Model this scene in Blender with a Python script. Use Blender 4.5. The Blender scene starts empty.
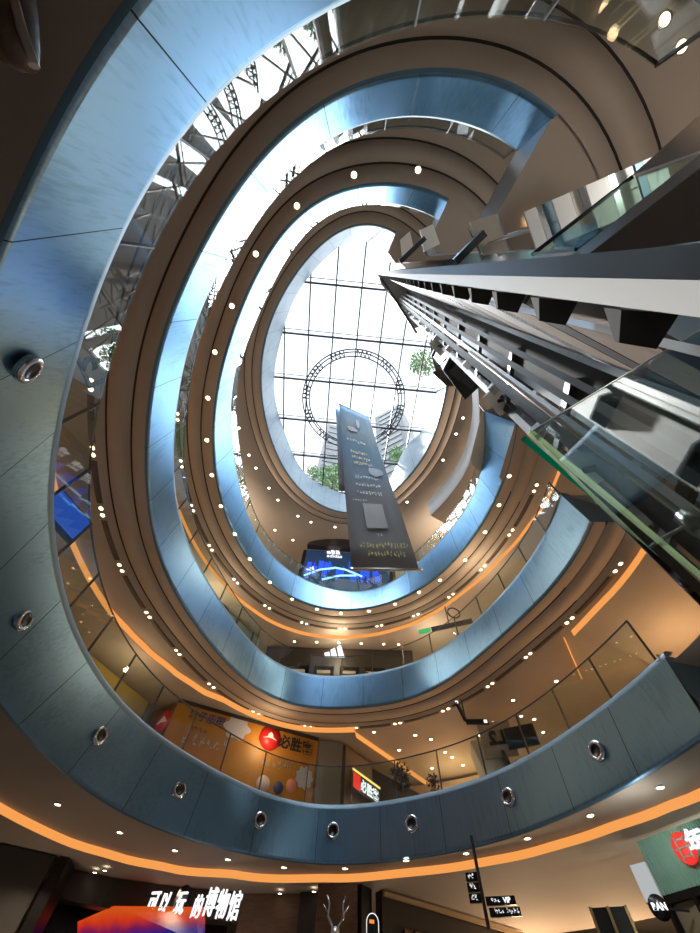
import bpy, bmesh, math, random
from mathutils import Vector, Matrix
random.seed(7)
sc = bpy.context.scene
COL = sc.collection
PI = math.pi
sin, cos, rad = math.sin, math.cos, math.radians

# ------------------------------------------------------------------ survey
EYE = 1.6                       # eye height above the ground floor
RM = [[0.99701, -0.07729, 0.0], [-0.06836, -0.88188, -0.46649], [0.03605, 0.4651, -0.88453]]
def W(px, py, h):
    """bearing of a surveyed corner -> world point at height h above the eye"""
    v = (px - 350, -(py - 466.5), -368.0)
    r = [sum(RM[i][k] * v[k] for k in range(3)) for i in range(3)]
    return Vector((r[0] / r[2] * h, r[1] / r[2] * h, EYE + h))

FIT = {"D_bot": [1.0324, 0.0601, -0.0162, 0.0519, -0.0817, -0.0143, 0.0037, 0.0036, 0.0025, 0.0034, -0.0025, 0.0008, 0.0031, 0.0018, -0.0055], "D_top": [0.9847, 0.1172, -0.0169, 0.019, -0.0682, -0.0052, -0.012, 0.0033, -0.0098, -0.0054, 0.0035, -0.0034, -0.0033, 0.0025, -0.0028], "C_bot": [1.0463, 0.0898, 0.0426, -0.0329, -0.047, 0.0005, -0.0004, 0.0086, 0.0088, 0.004, 0.0024, 0.0105, -0.0019, 0.0084, 0.0037], "C_top": [1.0398, 0.096, 0.0546, -0.039, -0.039, -0.0041, -0.0029, 0.005, 0.0107, -0.0064, 0.005, 0.006, -0.0019, 0.0065, 0.0052], "B_bot": [1.0074, 0.0633, 0.0747, -0.0295, -0.0298, 0.0038, 0.0117, -0.0022, 0.0033, -0.0012, 0.0032, 0.0048, 0.0013, 0.0025, -0.0009], "B_top": [0.9839, 0.0419, 0.1046, -0.0663, -0.0147, -0.008, 0.0112, -0.0021, 0.0138, -0.0001, 0.0098, 0.0055, 0.0166, -0.0001, 0.002], "A_bot": [0.88, -0.0169, -0.003, -0.0355, -0.0193, -0.0063, -0.005, 0.0067, 0.0013, -0.003, -0.0009, -0.0045, 0.0029, -0.0014, -0.0002], "A_top": [0.8774, -0.0319, 0.0808, -0.0537, 0.0028, 0.0043, 0.0007, 0.0213, -0.0021, 0.0116, 0.0127, 0.0089, 0.0259, -0.0019, 0.022]}
def raw(name, t):
    t = rad(t); c = FIT[name]; r = c[0]
    for k in range(1, 8):
        r += c[2*k-1] * cos(k*t) + c[2*k] * sin(k*t)
    return (6.3 * r * cos(t), 6.3 + 9.0 * r * sin(t))
def ring(name, t, d=0.0):
    x, y = raw(name, t)
    if d:
        a = raw(name, t - 1.5); b = raw(name, t + 1.5)
        tx, ty = b[0]-a[0], b[1]-a[1]; L = math.hypot(tx, ty)
        x += ty / L * d; y -= tx / L * d
    return (x, y)
def tang(x, y):
    return math.degrees(math.atan2((y - 6.3) / 9.0, x / 6.3)) % 360

# --------------------------------------------------------------- materials
MATS = {}
def mat(name, col, rough=.6, metal=0., emit=None, es=0., spec=.5, noise=None, bump=None, trans=0.):
    if name in MATS: return MATS[name]
    m = bpy.data.materials.new(name); m.use_nodes = True
    nt = m.node_tree; b = nt.nodes['Principled BSDF']
    b.inputs['Base Color'].default_value = (*col, 1)
    b.inputs['Roughness'].default_value = rough
    b.inputs['Metallic'].default_value = metal
    b.inputs['Specular IOR Level'].default_value = spec
    if emit:
        b.inputs['Emission Color'].default_value = (*emit, 1)
        b.inputs['Emission Strength'].default_value = es
    if noise:
        sc_, amt, stretch = noise
        tc = nt.nodes.new('ShaderNodeTexCoord'); mp = nt.nodes.new('ShaderNodeMapping')
        mp.inputs['Scale'].default_value = stretch
        n = nt.nodes.new('ShaderNodeTexNoise'); n.inputs['Scale'].default_value = sc_; n.inputs['Detail'].default_value = 5
        r = nt.nodes.new('ShaderNodeValToRGB')
        r.color_ramp.elements[0].position = .3; r.color_ramp.elements[1].position = .7
        r.color_ramp.elements[0].color = (*[c*(1-amt) for c in col], 1)
        r.color_ramp.elements[1].color = (*[min(1, c*(1+amt)) for c in col], 1)
        nt.links.new(tc.outputs['Object'], mp.inputs[0]); nt.links.new(mp.outputs[0], n.inputs[0])
        nt.links.new(n.outputs[0], r.inputs[0]); nt.links.new(r.outputs[0], b.inputs['Base Color'])
        if bump:
            bp = nt.nodes.new('ShaderNodeBump'); bp.inputs['Strength'].default_value = bump; bp.inputs['Distance'].default_value = .02
            nt.links.new(n.outputs[0], bp.inputs['Height']); nt.links.new(bp.outputs[0], b.inputs['Normal'])
    MATS[name] = m
    return m
def emis(name, col, s):
    return mat(name, (.02, .02, .02), emit=col, es=s)
def glass(name, tint=(.90, .95, .93), ior=1.5, rough=0.0, gain=1.0):
    if name in MATS: return MATS[name]
    m = bpy.data.materials.new(name); m.use_nodes = True; nt = m.node_tree
    for n in list(nt.nodes): nt.nodes.remove(n)
    o = nt.nodes.new('ShaderNodeOutputMaterial'); mx = nt.nodes.new('ShaderNodeMixShader')
    tr = nt.nodes.new('ShaderNodeBsdfTransparent'); tr.inputs[0].default_value = (*tint, 1)
    gl = nt.nodes.new('ShaderNodeBsdfGlossy'); gl.inputs['Roughness'].default_value = rough
    ge = nt.nodes.new('ShaderNodeNewGeometry'); dt = nt.nodes.new('ShaderNodeVectorMath'); dt.operation = 'DOT_PRODUCT'
    nt.links.new(ge.outputs['Normal'], dt.inputs[0]); nt.links.new(ge.outputs['Incoming'], dt.inputs[1])
    def mth(op, a, b_=None):
        n = nt.nodes.new('ShaderNodeMath'); n.operation = op
        for k, v in enumerate((a, b_)):
            if v is None: continue
            if isinstance(v, (int, float)): n.inputs[k].default_value = v
            else: nt.links.new(v, n.inputs[k])
        return n
    c1 = mth('ABSOLUTE', dt.outputs['Value']); c2 = mth('SUBTRACT', 1., c1.outputs[0]); c3 = mth('POWER', c2.outputs[0], 5.); c4 = mth('MULTIPLY', c3.outputs[0], .96); c5 = mth('ADD', c4.outputs[0], .04)
    mu = mth('MULTIPLY', c5.outputs[0], gain); mu.use_clamp = True
    nt.links.new(mu.outputs[0], mx.inputs[0])
    nt.links.new(tr.outputs[0], mx.inputs[1]); nt.links.new(gl.outputs[0], mx.inputs[2]); nt.links.new(mx.outputs[0], o.inputs[0])
    MATS[name] = m
    return m

def brushed(name, col, rough, dif):
    m = bpy.data.materials.new(name); m.use_nodes = True; nt = m.node_tree
    for n in list(nt.nodes): nt.nodes.remove(n)
    N = nt.nodes.new; L = nt.links.new
    o = N('ShaderNodeOutputMaterial'); mx = N('ShaderNodeMixShader'); g = N('ShaderNodeBsdfGlossy'); d = N('ShaderNodeBsdfDiffuse')
    g.distribution = 'BECKMANN'; g.inputs['Roughness'].default_value = rough; mx.inputs[0].default_value = 1 - dif
    tc = N('ShaderNodeTexCoord'); mp = N('ShaderNodeMapping'); mp.inputs['Scale'].default_value = (1, 1, .05); n = N('ShaderNodeTexNoise'); n.inputs['Scale'].default_value = 22.; n.inputs['Detail'].default_value = 6
    n2 = N('ShaderNodeTexNoise'); n2.inputs['Scale'].default_value = .9; n2.inputs['Detail'].default_value = 4
    ad = N('ShaderNodeMath'); ad.operation = 'ADD'
    r = N('ShaderNodeValToRGB'); r.color_ramp.elements[0].position = .7; r.color_ramp.elements[1].position = 1.3 if False else 1.
    r.color_ramp.elements[0].color = (*[c*.84 for c in col], 1); r.color_ramp.elements[1].color = (*[min(1, c*1.12) for c in col], 1)
    bp_ = N('ShaderNodeBump'); bp_.inputs['Strength'].default_value = .10; bp_.inputs['Distance'].default_value = .01
    L(tc.outputs['Object'], mp.inputs[0]); L(mp.outputs[0], n.inputs[0]); L(tc.outputs['Object'], n2.inputs[0]); L(n.outputs[0], ad.inputs[0]); L(n2.outputs[0], ad.inputs[1]); L(ad.outputs[0], r.inputs[0])
    L(r.outputs[0], g.inputs[0]); d.inputs[0].default_value = (.10, .25, .42, 1); L(n.outputs[0], bp_.inputs['Height']); L(bp_.outputs[0], g.inputs['Normal'])
    L(d.outputs[0], mx.inputs[1]); L(g.outputs[0], mx.inputs[2]); L(mx.outputs[0], o.inputs[0]); MATS[name] = m
    return m
def transl(name, col):
    m = bpy.data.materials.new(name); m.use_nodes = True; nt = m.node_tree
    for n in list(nt.nodes): nt.nodes.remove(n)
    o = nt.nodes.new('ShaderNodeOutputMaterial'); mx = nt.nodes.new('ShaderNodeMixShader'); a = nt.nodes.new('ShaderNodeBsdfTranslucent'); d = nt.nodes.new('ShaderNodeBsdfDiffuse'); mx.inputs[0].default_value = .3
    a.inputs[0].default_value = (*col, 1); d.inputs[0].default_value = (*col, 1)
    nt.links.new(a.outputs[0], mx.inputs[1]); nt.links.new(d.outputs[0], mx.inputs[2]); nt.links.new(mx.outputs[0], o.inputs[0]); return m
M_BLUE = brushed('brushed blue aluminium', (.255, .45, .675), .31, .20)
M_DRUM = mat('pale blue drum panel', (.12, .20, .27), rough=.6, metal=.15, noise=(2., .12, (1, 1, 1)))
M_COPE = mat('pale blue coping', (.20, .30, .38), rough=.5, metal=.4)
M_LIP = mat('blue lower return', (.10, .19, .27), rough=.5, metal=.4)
M_JOINT = mat('dark joint', (.02, .03, .04), rough=.9)
M_SOF = mat('taupe plaster soffit', (.375, .31, .255), rough=.8, noise=(.6, .05, (1, 1, 1)))
M_SOFD = mat('dark taupe plaster', (.24, .205, .18), rough=.85)
M_GROOVE = mat('shadow gap', (.03, .024, .02), rough=.9)
M_SLOT = mat('bronze air slot', (.07, .055, .045), rough=.6)
M_COVE = emis('warm cove glow', (1., .38, .09), .85)
M_FLOOR = mat('polished stone floor', (.17, .155, .14), rough=.25, noise=(1.5, .1, (1, 1, 1)))
M_GFLOOR = mat('gallery stone floor', (.60, .54, .47), rough=.4)
M_WALL = mat('beige shop wall', (.36, .28, .21), rough=.7)
M_DARKW = mat('dark brown shop front', (.035, .025, .02), rough=.45)
M_BLACK = mat('black lacquer', (.006, .006, .007), rough=.3)
M_WOOD = mat('brown wood panel', (.16, .085, .045), rough=.5, noise=(3., .25, (1, 1, 8)))
M_GLASS = glass('clear balustrade glass')
M_GLASST = glass('green edged glass', tint=(.72, .88, .82))
M_SHAFTG = glass('lift enclosure glass', tint=(.74, .82, .83), gain=5.)
M_SKYG = glass('skylight glass', tint=(.97, .985, 1.))
M_STEEL = mat('brushed steel', (.62, .62, .60), rough=.3, metal=.9)
M_DSTEEL = mat('dark steel', (.06, .065, .07), rough=.42, metal=.6)
M_WHITE = mat('white enamel', (.80, .79, .76), rough=.4)
M_GREY = mat('grey cladding', (.34, .33, .32), rough=.4, metal=.35)
M_LILAC = mat('grey panel fascia', (.36, .34, .34), rough=.4, metal=.3)
M_RAIL = mat('handrail dark bronze', (.05, .048, .045), rough=.5, metal=.2)
M_LAMP = emis('warm lamp lens', (1., .66, .36), 9.)
M_LAMPW = emis('white lamp lens', (1., .86, .66), 9.)
M_FRAME = mat('skylight frame paint', (.05, .055, .065), rough=.5)
M_CHROME = mat('chrome', (.75, .75, .76), rough=.12, metal=1.)
M_WHITEL = emis('white lit lettering', (.95, .98, 1.), 1.15)

# ----------------------------------------------------------------- builders
class MB:
    def __init__(s): s.bm = bmesh.new(); s.m = []
    def slot(s, m):
        if m not in s.m: s.m.append(m)
        return s.m.index(m)
    def face(s, pts, m):
        vs = [s.bm.verts.new(p) for p in pts]
        try:
            f = s.bm.faces.new(vs); f.material_index = s.slot(m); return f
        except ValueError: return None
    def grid(s, rows, m, smooth=True, closed=False):
        """rows: list of lists of points; m material or fn(i,j)"""
        V = [[s.bm.verts.new(p) for p in r] for r in rows]
        n = len(V)
        for i in range(n if closed else n - 1):
            for j in range(len(V[0]) - 1):
                f = s.bm.faces.new((V[i][j], V[(i+1) % n][j], V[(i+1) % n][j+1], V[i][j+1]))
                f.material_index = s.slot(m(i, j) if callable(m) else m); f.smooth = smooth
        return s
    def hull(s, a, b, m, cap=True):
        """prism between two polygons of equal length"""
        A = [s.bm.verts.new(p) for p in a]; B = [s.bm.verts.new(p) for p in b]; n = len(A); k = s.slot(m)
        fs = [s.bm.faces.new((A[i], A[(i+1) % n], B[(i+1) % n], B[i])) for i in range(n)]
        if cap: fs += [s.bm.faces.new(A[::-1]), s.bm.faces.new(B)]
        for f in fs: f.material_index = k
        return s
    def prism(s, poly, z0, z1, m):
        return s.hull([(p[0], p[1], z0) for p in poly], [(p[0], p[1], z1) for p in poly], m)
    def box(s, c, size, m, rot=0.):
        x, y, z = [v/2 for v in size]
        R = Matrix.Rotation(rot, 3, 'Z')
        q = [Vector(c) + R @ Vector((a*x, b*y, 0)) for a, b in ((-1,-1),(1,-1),(1,1),(-1,1))]
        return s.hull([p - Vector((0,0,z)) for p in q], [p + Vector((0,0,z)) for p in q], m)
    def bar(s, a, b, w, h, m, up=(0,0,1)):
        a, b = Vector(a), Vector(b); d = (b-a).normalized(); up = Vector(up)
        if abs(d.dot(up)) > .98: up = Vector((1,0,0))
        u = d.cross(up).normalized(); v = u.cross(d)
        q = [u*(i*w/2) + v*(j*h/2) for i, j in ((-1,-1),(1,-1),(1,1),(-1,1))]
        return s.hull([a+p for p in q], [b+p for p in q], m)
    def tube(s, pts, r, m, n=8, closed=False):
        pts = [Vector(p) for p in pts]; N = len(pts); rows = []
        for i, p in enumerate(pts):
            a = pts[(i-1) % N] if (closed or i > 0) else p
            b = pts[(i+1) % N] if (closed or i < N-1) else p
            d = (b-a).normalized(); up = Vector((0,0,1)) if abs(d.z) < .95 else Vector((1,0,0))
            u = d.cross(up).normalized(); v = u.cross(d)
            rr = r[i] if isinstance(r, (list, tuple)) else r
            rows.append([p + u*(rr*cos(2*PI*k/n)) + v*(rr*sin(2*PI*k/n)) for k in range(n)])
        V = [[s.bm.verts.new(p) for p in q] for q in rows]; k_ = s.slot(m)
        for i in range(N if closed else N-1):
            for k in range(n):
                f = s.bm.faces.new((V[i][k], V[i][(k+1) % n], V[(i+1) % N][(k+1) % n], V[(i+1) % N][k])); f.material_index = k_; f.smooth = True
        if not closed:
            for f in (s.bm.faces.new(V[0][::-1]), s.bm.faces.new(V[-1])): f.material_index = k_
        return s
    def lathe(s, prof, m, c=(0,0,0), n=24):
        c = Vector(c)
        rows = [[c + Vector((r*cos(2*PI*k/n), r*sin(2*PI*k/n), z)) for k in range(n)] for r, z in prof]
        V = [[s.bm.verts.new(p) for p in q] for q in rows]
        for i in range(len(V)-1):
            mm = m(i) if callable(m) else m; k_ = s.slot(mm)
            for k in range(n):
                f = s.bm.faces.new((V[i][k], V[i][(k+1) % n], V[i+1][(k+1) % n], V[i+1][k])); f.material_index = k_; f.smooth = True
        return s
    def obj(s, name, parent=None, loc=None):
        bmesh.ops.remove_doubles(s.bm, verts=s.bm.verts, dist=1e-5)
        bmesh.ops.recalc_face_normals(s.bm, faces=s.bm.faces)
        me = bpy.data.meshes.new(name)
        s.bm.to_mesh(me); s.bm.free()
        for m in s.m: me.materials.append(m)
        o = bpy.data.objects.new(name, me); COL.objects.link(o)
        if parent: o.parent = parent
        if loc is not None: o.location = loc
        return o
def tag(o, label, cat, group=None):
    o['label'] = label; o['category'] = cat
    if group: o['group'] = group
    return o
def struct(o): o['kind'] = 'structure'; return o
def thing(name, label, cat, loc=(0,0,0), group=None):
    o = bpy.data.objects.new(name, None); o.empty_display_size = .2; COL.objects.link(o); o.location = loc
    return tag(o, label, cat, group)
def text(body, size, mtx, m, parent=None, ext=.01, name='lettering', align='CENTER', squash=1., bold=0.):
    cu = bpy.data.curves.new(name, 'FONT'); cu.body = body; cu.size = size; cu.extrude = ext
    cu.align_x = align; cu.align_y = 'CENTER'; cu.offset = bold
    t = bpy.data.objects.new(name + '_tmp', cu); COL.objects.link(t)
    dg = bpy.context.evaluated_depsgraph_get(); dg.update()
    me = bpy.data.meshes.new_from_object(t.evaluated_get(dg))
    bpy.data.objects.remove(t); bpy.data.curves.remove(cu)
    me.name = name; me.materials.clear(); me.materials.append(m)
    me.transform(Matrix.Diagonal((squash, 1, 1, 1))); me.transform(mtx)
    o = bpy.data.objects.new(name, me); COL.objects.link(o)
    if parent:
        me.transform(Matrix.Translation(-parent.location)) if parent.rotation_euler.z == 0 else None
        o.parent = parent
    return o
def frame(o, xdir, updir):
    """matrix: local x along xdir, y along updir, origin o"""
    x = Vector(xdir).normalized(); y = Vector(updir); y = (y - x*y.dot(x)).normalized(); z = x.cross(y)
    m = Matrix((x, y, z)).transposed().to_4x4(); m.translation = Vector(o)
    return m

# ------------------------------------------------------------------ levels
LV = {'D': (5.6, 7.0), 'C': (10.6, 12.2), 'B': (15.6, 17.5), 'A': (22.6, 26.1)}
RANGE = {'D': (3.2, 308), 'C': (-2, 297), 'B': (-9, 292), 'A': (-7, 283)}
def cur(l, t, v, d=0.):
    a = ring(l+'_bot', t, d); b = ring(l+'_top', t, d)
    return (a[0]*(1-v)+b[0]*v, a[1]*(1-v)+b[1]*v)
def frange(a, b, n): return [a + (b-a)*i/(n-1) for i in range(n)]
def arclen_ts(l, v, t0, t1, step, d=0.):
    """parameters spaced by about `step` metres along the rim"""
    out = [t0]; p = cur(l, t0, v, d); t = t0; acc = 0
    while t < t1:
        t += .5; q = cur(l, t, v, d); acc += math.hypot(q[0]-p[0], q[1]-p[1]); p = q
        if acc >= step: out.append(t); acc = 0
    return out

# coves open where the ceiling runs on into the side passages
tC0 = tang(*W(564, 637, 8.8)[:2]) ; tC1 = tang(*W(350, 728, 8.8)[:2])
COVE = {'D': [(-6, 300)], 'C': [(-1, tC0), (tC1, 250)], 'B': [(-4, 250)], 'A': []}
PROF = {  # outward breaks of the soffit: groove positions, lip width, drop beyond the lip
    'D': ((), 1.15, .17), 'C': ((.45, 1.12), 1.75, .22), 'B': ((.55, 1.12), 1.75, .22), 'A': ((.55, 1.0), 6.5, 0.)}
TRACE = {'D': [(0,802),(69,837),(120,853),(171,864),(240,871),(333,874),(400,869),(470,860),(540,845),(600,826),(660,804),(700,788)],
 'C': [(96,584),(110,606),(130,628),(150,648),(172,666),(200,686),(230,700),(264,716),(299,725),(347,727),(564,637),(600,600),(616,583)],
 'B': [(224,582),(249,605),(274,621),(301,631),(329,635),(370,633.5),(404,625),(432,612),(457,595),(494,563),(522,532),(546,498)]}
LIPT = {}
for l, tr in TRACE.items():
    tab = []
    for px, py in tr:
        p = W(px, py, LV[l][0]-EYE)
        best = min((math.hypot(p.x-q[0], p.y-q[1]), t) for t in [k*.5 for k in range(-20, 500)] for q in [cur(l, t, 0)])
        tab.append((best[1], best[0]))
    LIPT[l] = sorted(tab)
def lipw(l, t):
    if l not in LIPT: return PROF[l][1]
    tab = LIPT[l]
    if t <= tab[0][0]: return tab[0][1]
    for (a, da), (c, dc) in zip(tab[:-1], tab[1:]):
        if a <= t <= c:
            u = (t-a)/max(1e-6, c-a); u = u*u*(3-2*u); return da*(1-u)+dc*u
    return tab[-1][1]
JD = []
for pb, pt in (((153,0),(221,94)), ((33,178),(153,194)), ((-40,337),(110,285)), ((-65,461),(82,362)), ((-80,557),(65,432)), ((17,717),(75,650)), ((559,818),(538,750)), ((586,806),(561,733)), ((643,779),(604,699))):
    tb, tt_ = tang(*W(*pb, 4.)[:2]), tang(*W(*pt, 5.4)[:2]); JD.append(((tb+tt_)/2, tt_-tb))
JD.sort()
def slant(t):
    if t <= JD[0][0]: return JD[0][1]
    for (a, da), (c, dc) in zip(JD[:-1], JD[1:]):
        if a <= t <= c: return da + (dc-da)*(t-a)/max(1e-6, c-a)
    return JD[-1][1] * max(0, 1-(t-JD[-1][0])/40)
for l in 'DCBA':
    zb, zt = LV[l]; t0, t1 = RANGE[l]
    grooves, lip, drop = PROF[l]
    # --- fascia with vertical joints
    jt = arclen_ts(l, .3, t0, t1, {'D': 1.9, 'C': 1.75, 'B': 1.7, 'A': 1.1}[l])
    ts = sorted(set(frange(t0, t1, 150)) | set(jt) | {j + .12 for j in jt})
    jset = set(jt)
    vs = [(.09, 0.), (.03, .012), (0., .045), (0., .05), (0., .872), (0., .88), (.02, .95), (.10, .99), (.32, 1.)]
    if l == 'A': vs = [(.16, 0.), (.03, .005), (0., .02), (0., .025), (0., .975), (0., .98), (.05, 1.0), (.3, 1.)]
    b = MB()
    rows = []
    for t in ts:
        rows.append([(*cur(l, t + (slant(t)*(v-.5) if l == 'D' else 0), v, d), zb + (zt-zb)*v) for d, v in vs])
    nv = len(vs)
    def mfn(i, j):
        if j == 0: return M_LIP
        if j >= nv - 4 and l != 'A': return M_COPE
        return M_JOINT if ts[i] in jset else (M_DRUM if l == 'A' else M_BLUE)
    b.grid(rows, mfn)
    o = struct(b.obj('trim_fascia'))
    # --- soffit lip with shadow gaps
    brk = [.085]; mats = []
    for g in grooves:
        brk += [g - .025, g + .025]; mats += [M_SOF, M_GROOVE]
    brk.append(lip); mats.append(M_SOF)
    b = MB(); tt = frange(t0 if l != 'D' else -8, {'D': 320, 'C': 322, 'B': 318, 'A': 300}[l], 160)
    for k in range(len(mats)):
        dz = .0
        if mats[k] is M_GROOVE:
            for (da, za, db, zb_) in ((brk[k], zb, brk[k], zb+.05), (brk[k], zb+.05, brk[k+1], zb+.05), (brk[k+1], zb+.05, brk[k+1], zb)):
                b.grid([[(*cur(l, t, 0, da), za), (*cur(l, t, 0, db), zb_)] for t in tt], M_GROOVE)
        else:
            b.grid([[(*cur(l, t, 0, brk[k]), zb), (*cur(l, t, 0, brk[k+1] if k < len(mats)-1 else lipw(l, t)), zb)] for t in tt], M_SOF)
    struct(b.obj('ceiling_lip'))
    # --- cove faces: a lit ledge, and the ceiling beyond it
    wall_d = {'D': 7., 'C': 7., 'B': 7., 'A': 7.}[l]
    b = MB()
    def dropped(t): return any(a <= t <= c for a, c in COVE[l])
    for a, c in zip(tt[:-1], tt[1:]):
        z = zb - drop if dropped((a+c)/2) else zb
        m_ = M_SOF
        b.grid([[(*cur(l, t, 0, d), z) for d in ((lipw(l, t), lipw(l, t)+.9, 4.4, wall_d) if l != 'A' else (6.5, 7.2))] for t in (a, c)], m_)
    struct(b.obj('ceiling_outer'))
    for (a, c) in COVE[l]:
        b = MB(); n = max(8, int((c-a)/2))
        b.grid([[(*cur(l, t, 0, lipw(l, t)), zb), (*cur(l, t, 0, lipw(l, t)+.005), zb-drop)] for t in frange(a, c, n)], M_COVE)
        lv = {'D': 'lowest ring, above the ground floor shops', 'C': 'second ring from the ground', 'B': 'third ring, above the white triangular logo'}[l]
        part = '' if len(COVE[l]) == 1 else (' on its right side' if c < 90 else ' on its left side')
        tag(b.obj('cove_light'), 'glowing orange cove strip under the %s%s' % (lv, part), 'cove light')
    # --- floor slab above (the walking surface) and shop wall
    if l != 'A':
        b = MB(); zf = zt - .12
        b.grid([[(*cur(l, t, 1, .3), zf), (*cur(l, t, 1, 7.6), zf)] for t in tt], M_GFLOOR)
        struct(b.obj('floor_gallery'))
NEXT = {'D': 'C', 'C': 'B', 'B': 'A'}
b = MB(); b.box((0, 6, -.1), (60, 60, .2), M_FLOOR); struct(b.obj('floor'))
# shop walls behind each gallery
for l, z0, z1 in (('D', 6.88, 10.4), ('C', 12.08, 15.4), ('B', 17.38, 22.6)):
    b = MB(); up = NEXT[l]
    b.grid([[(*cur(up, t, 0, 6.6), z0), (*cur(up, t, 0, 6.6), z1)] for t in frange(-12, 300, 120)], M_WALL)
    struct(b.obj('wall_' + {'D': 'second', 'C': 'third', 'B': 'fourth'}[l] + '_floor'))
# outer shell and roof
b = MB()
b.box((-24, 6, 13), (.3, 60, 27), M_WALL); b.box((24, 6, 13), (.3, 60, 27), M_WALL)
b.box((0, -20, 13), (48, .3, 27), M_WALL); b.box((0, 32, 13), (48, .3, 27), M_WALL)
struct(b.obj('wall_outer'))
b = MB()
tt = frange(0, 360, 121)[:-1]
b.grid([[(*cur('A', t, 1, .25), 26.1), (*cur('A', t, 1, 2.), 26.1), (*cur('A', t, 1, 2.), 26.4), (23*cos(rad(t))*1.45, 6+25*sin(rad(t))*1.45, 26.5)] for t in tt], M_SOF, closed=True)
struct(b.obj('ceiling_roof'))

# -------------------------------------------------------------- balustrades
BAL = {'D': (7.0, 8.0, 'lowest gallery, above the round nozzles'), 'C': (12.2, 13.15, 'middle gallery, second blue ring from below'), 'B': (17.5, 18.45, 'top gallery, before the blue screen')}
for l, (z0, z1, where) in BAL.items():
    t0, t1 = RANGE[l]; t0 += 1
    root = thing('glass_balustrade', 'clear glass balustrade on the ' + where, 'balustrade', (*cur(l, 90, 1, .12), z0))
    off = -Vector(root.location)
    jt = arclen_ts(l, 1., t0, t1, 1.45)
    rb = MB(); pts = []
    for k in range(len(jt)-1):
        a, c = jt[k], jt[k+1]; g = (c-a)*.012
        seg = frange(a+g, c-g, 4)
        b = MB(); rows = []
        for t in seg:
            i_, o_ = cur(l, t, 1, .11), cur(l, t, 1, .13)
            rows.append([Vector((*i_, z0-.06))+off, Vector((*i_, z1))+off, Vector((*o_, z1))+off, Vector((*o_, z0-.06))+off, Vector((*i_, z0-.06))+off])
        b.grid(rows, M_GLASS, smooth=False); b.obj('glass_panel', root)
    for t in jt:
        b = MB(); p = cur(l, t, 1, .15); q = cur(l, t, 1, .21)
        b.bar(Vector((*p, z0-.1))+off, Vector((*p, z1+.03))+off, .025, .06, M_RAIL, up=(q[0]-p[0], q[1]-p[1], 0)); b.obj('post', root)
    b = MB()
    b.tube([Vector((*cur(l, t, 1, .17), z1+.05))+off for t in frange(jt[0], jt[-1], 140)], .02, M_RAIL); b.obj('handrail', root)

# ---------------------------------------------------------------- downlights
def dl_mesh(r, m):
    b = MB(); b.lathe([(r*1.35, 0), (r*1.35, -.02), (r, -.02), (r, .0)], M_STEEL, n=14); o = b.obj('downlight')
    b = MB(); b.lathe([(r, -.012), (r*.5, -.018), (.001, -.02)], m, n=14); c = b.obj('lens', o)
    return o, c
def downlights(proto, pts, label, group):
    o, c = proto
    for i, p in enumerate(pts):
        r, d = (o, c) if i == 0 and not o.get('used') else (o.copy(), c.copy())
        if r is o: o['used'] = 1
        else:
            COL.objects.link(r); COL.objects.link(d); d.parent = r; d.matrix_parent_inverse = Matrix()
        r.location = p; tag(r, label, 'downlight', group)
        if 'used' in r and r is not o: del r['used']
def rimpts(l, ts, d, z): return [Vector((*cur(l, t, 0, d), z)) for t in ts]
T = lambda l, px, py, h: tang(*W(px, py, h)[:2])
zB, zC, zD, zA = LV['B'][0], LV['C'][0], LV['D'][0], LV['A'][0]
downlights(dl_mesh(.075, M_LAMPW), [W(x, y, 21.) - Vector((0, 0, 0)) for x, y in ((234,412),(239,428),(249,455),(256,468),(269,488),(278,500),(298,516),(311,522),(335,527),(275,530),(293,540),(407,502),(435,502),(463,418),(456,434),(443,460))],
    'small warm recessed lamp in the beige soffit of the topmost ring', 'downlights of the topmost ring')
bl = [(297,206),(354,175),(418,170),(256,254),(232,306),(215,352),(208,398),(207,440),(212,475),(221,506),(235,534),(250,559),(270,582),(292,599),(317,609),(341,613),(369,611),(395,604),(419,592),(440,580),(465,560),(485,532),(499,505),(509,476)]
downlights(dl_mesh(.085, M_LAMP), [W(x, y, 14.) for x, y in bl], 'single warm lamp along the rim of the third ring soffit', 'rim downlights of the third ring')
slotB = [t for t in frange(8, 196, 15)]
pairs = []
for t in slotB: pairs += rimpts('B', (t-.8, t+.9), 1.5, zB)
downlights(dl_mesh(.065, M_LAMP), pairs, 'warm lamp of a pair between dark air slots, third ring soffit', 'paired downlights of the third ring')
slotC = [t for t in frange(6, 201, 16)]
pairs = []
for t in slotC: pairs += rimpts('C', (t-.75, t+.75), 1.5, zC)
downlights(dl_mesh(.065, M_LAMP), pairs, 'warm lamp of a pair between dark air slots, second ring soffit', 'paired downlights of the second ring')
dl = [(58,804),(120,832),(175,850),(228,859),(284,867),(345,868),(406,860),(466,853),(527,838),(590,815),(660,787)]
downlights(dl_mesh(.075, M_LAMPW), [W(x, y, 4.) for x, y in dl], 'small white lamp between blue fascia and orange cove of the lowest ring', 'lip downlights of the lowest ring')
gd = [(67,866),(95,872),(105,868+2),(314,891),(339,891),(280,893)]
downlights(dl_mesh(.06, M_LAMPW), [W(x, y, 3.76) for x, y in gd], 'tiny white lamp in the dim ground floor ceiling beyond the orange cove', 'ground floor ceiling downlights')
sd = [(374,732),(415,735),(431,739),(399,750),(432,768),(445,752),(452,757),(478,758),(463,765),(534,719),(543,732),(480,735),(556,681),(513,700),(493,722),(521,716)]
downlights(dl_mesh(.07, M_LAMPW), [W(x, y, 9.) for x, y in sd], 'white lamp in the orange lit ceiling of the side passage', 'side passage downlights')
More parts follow.
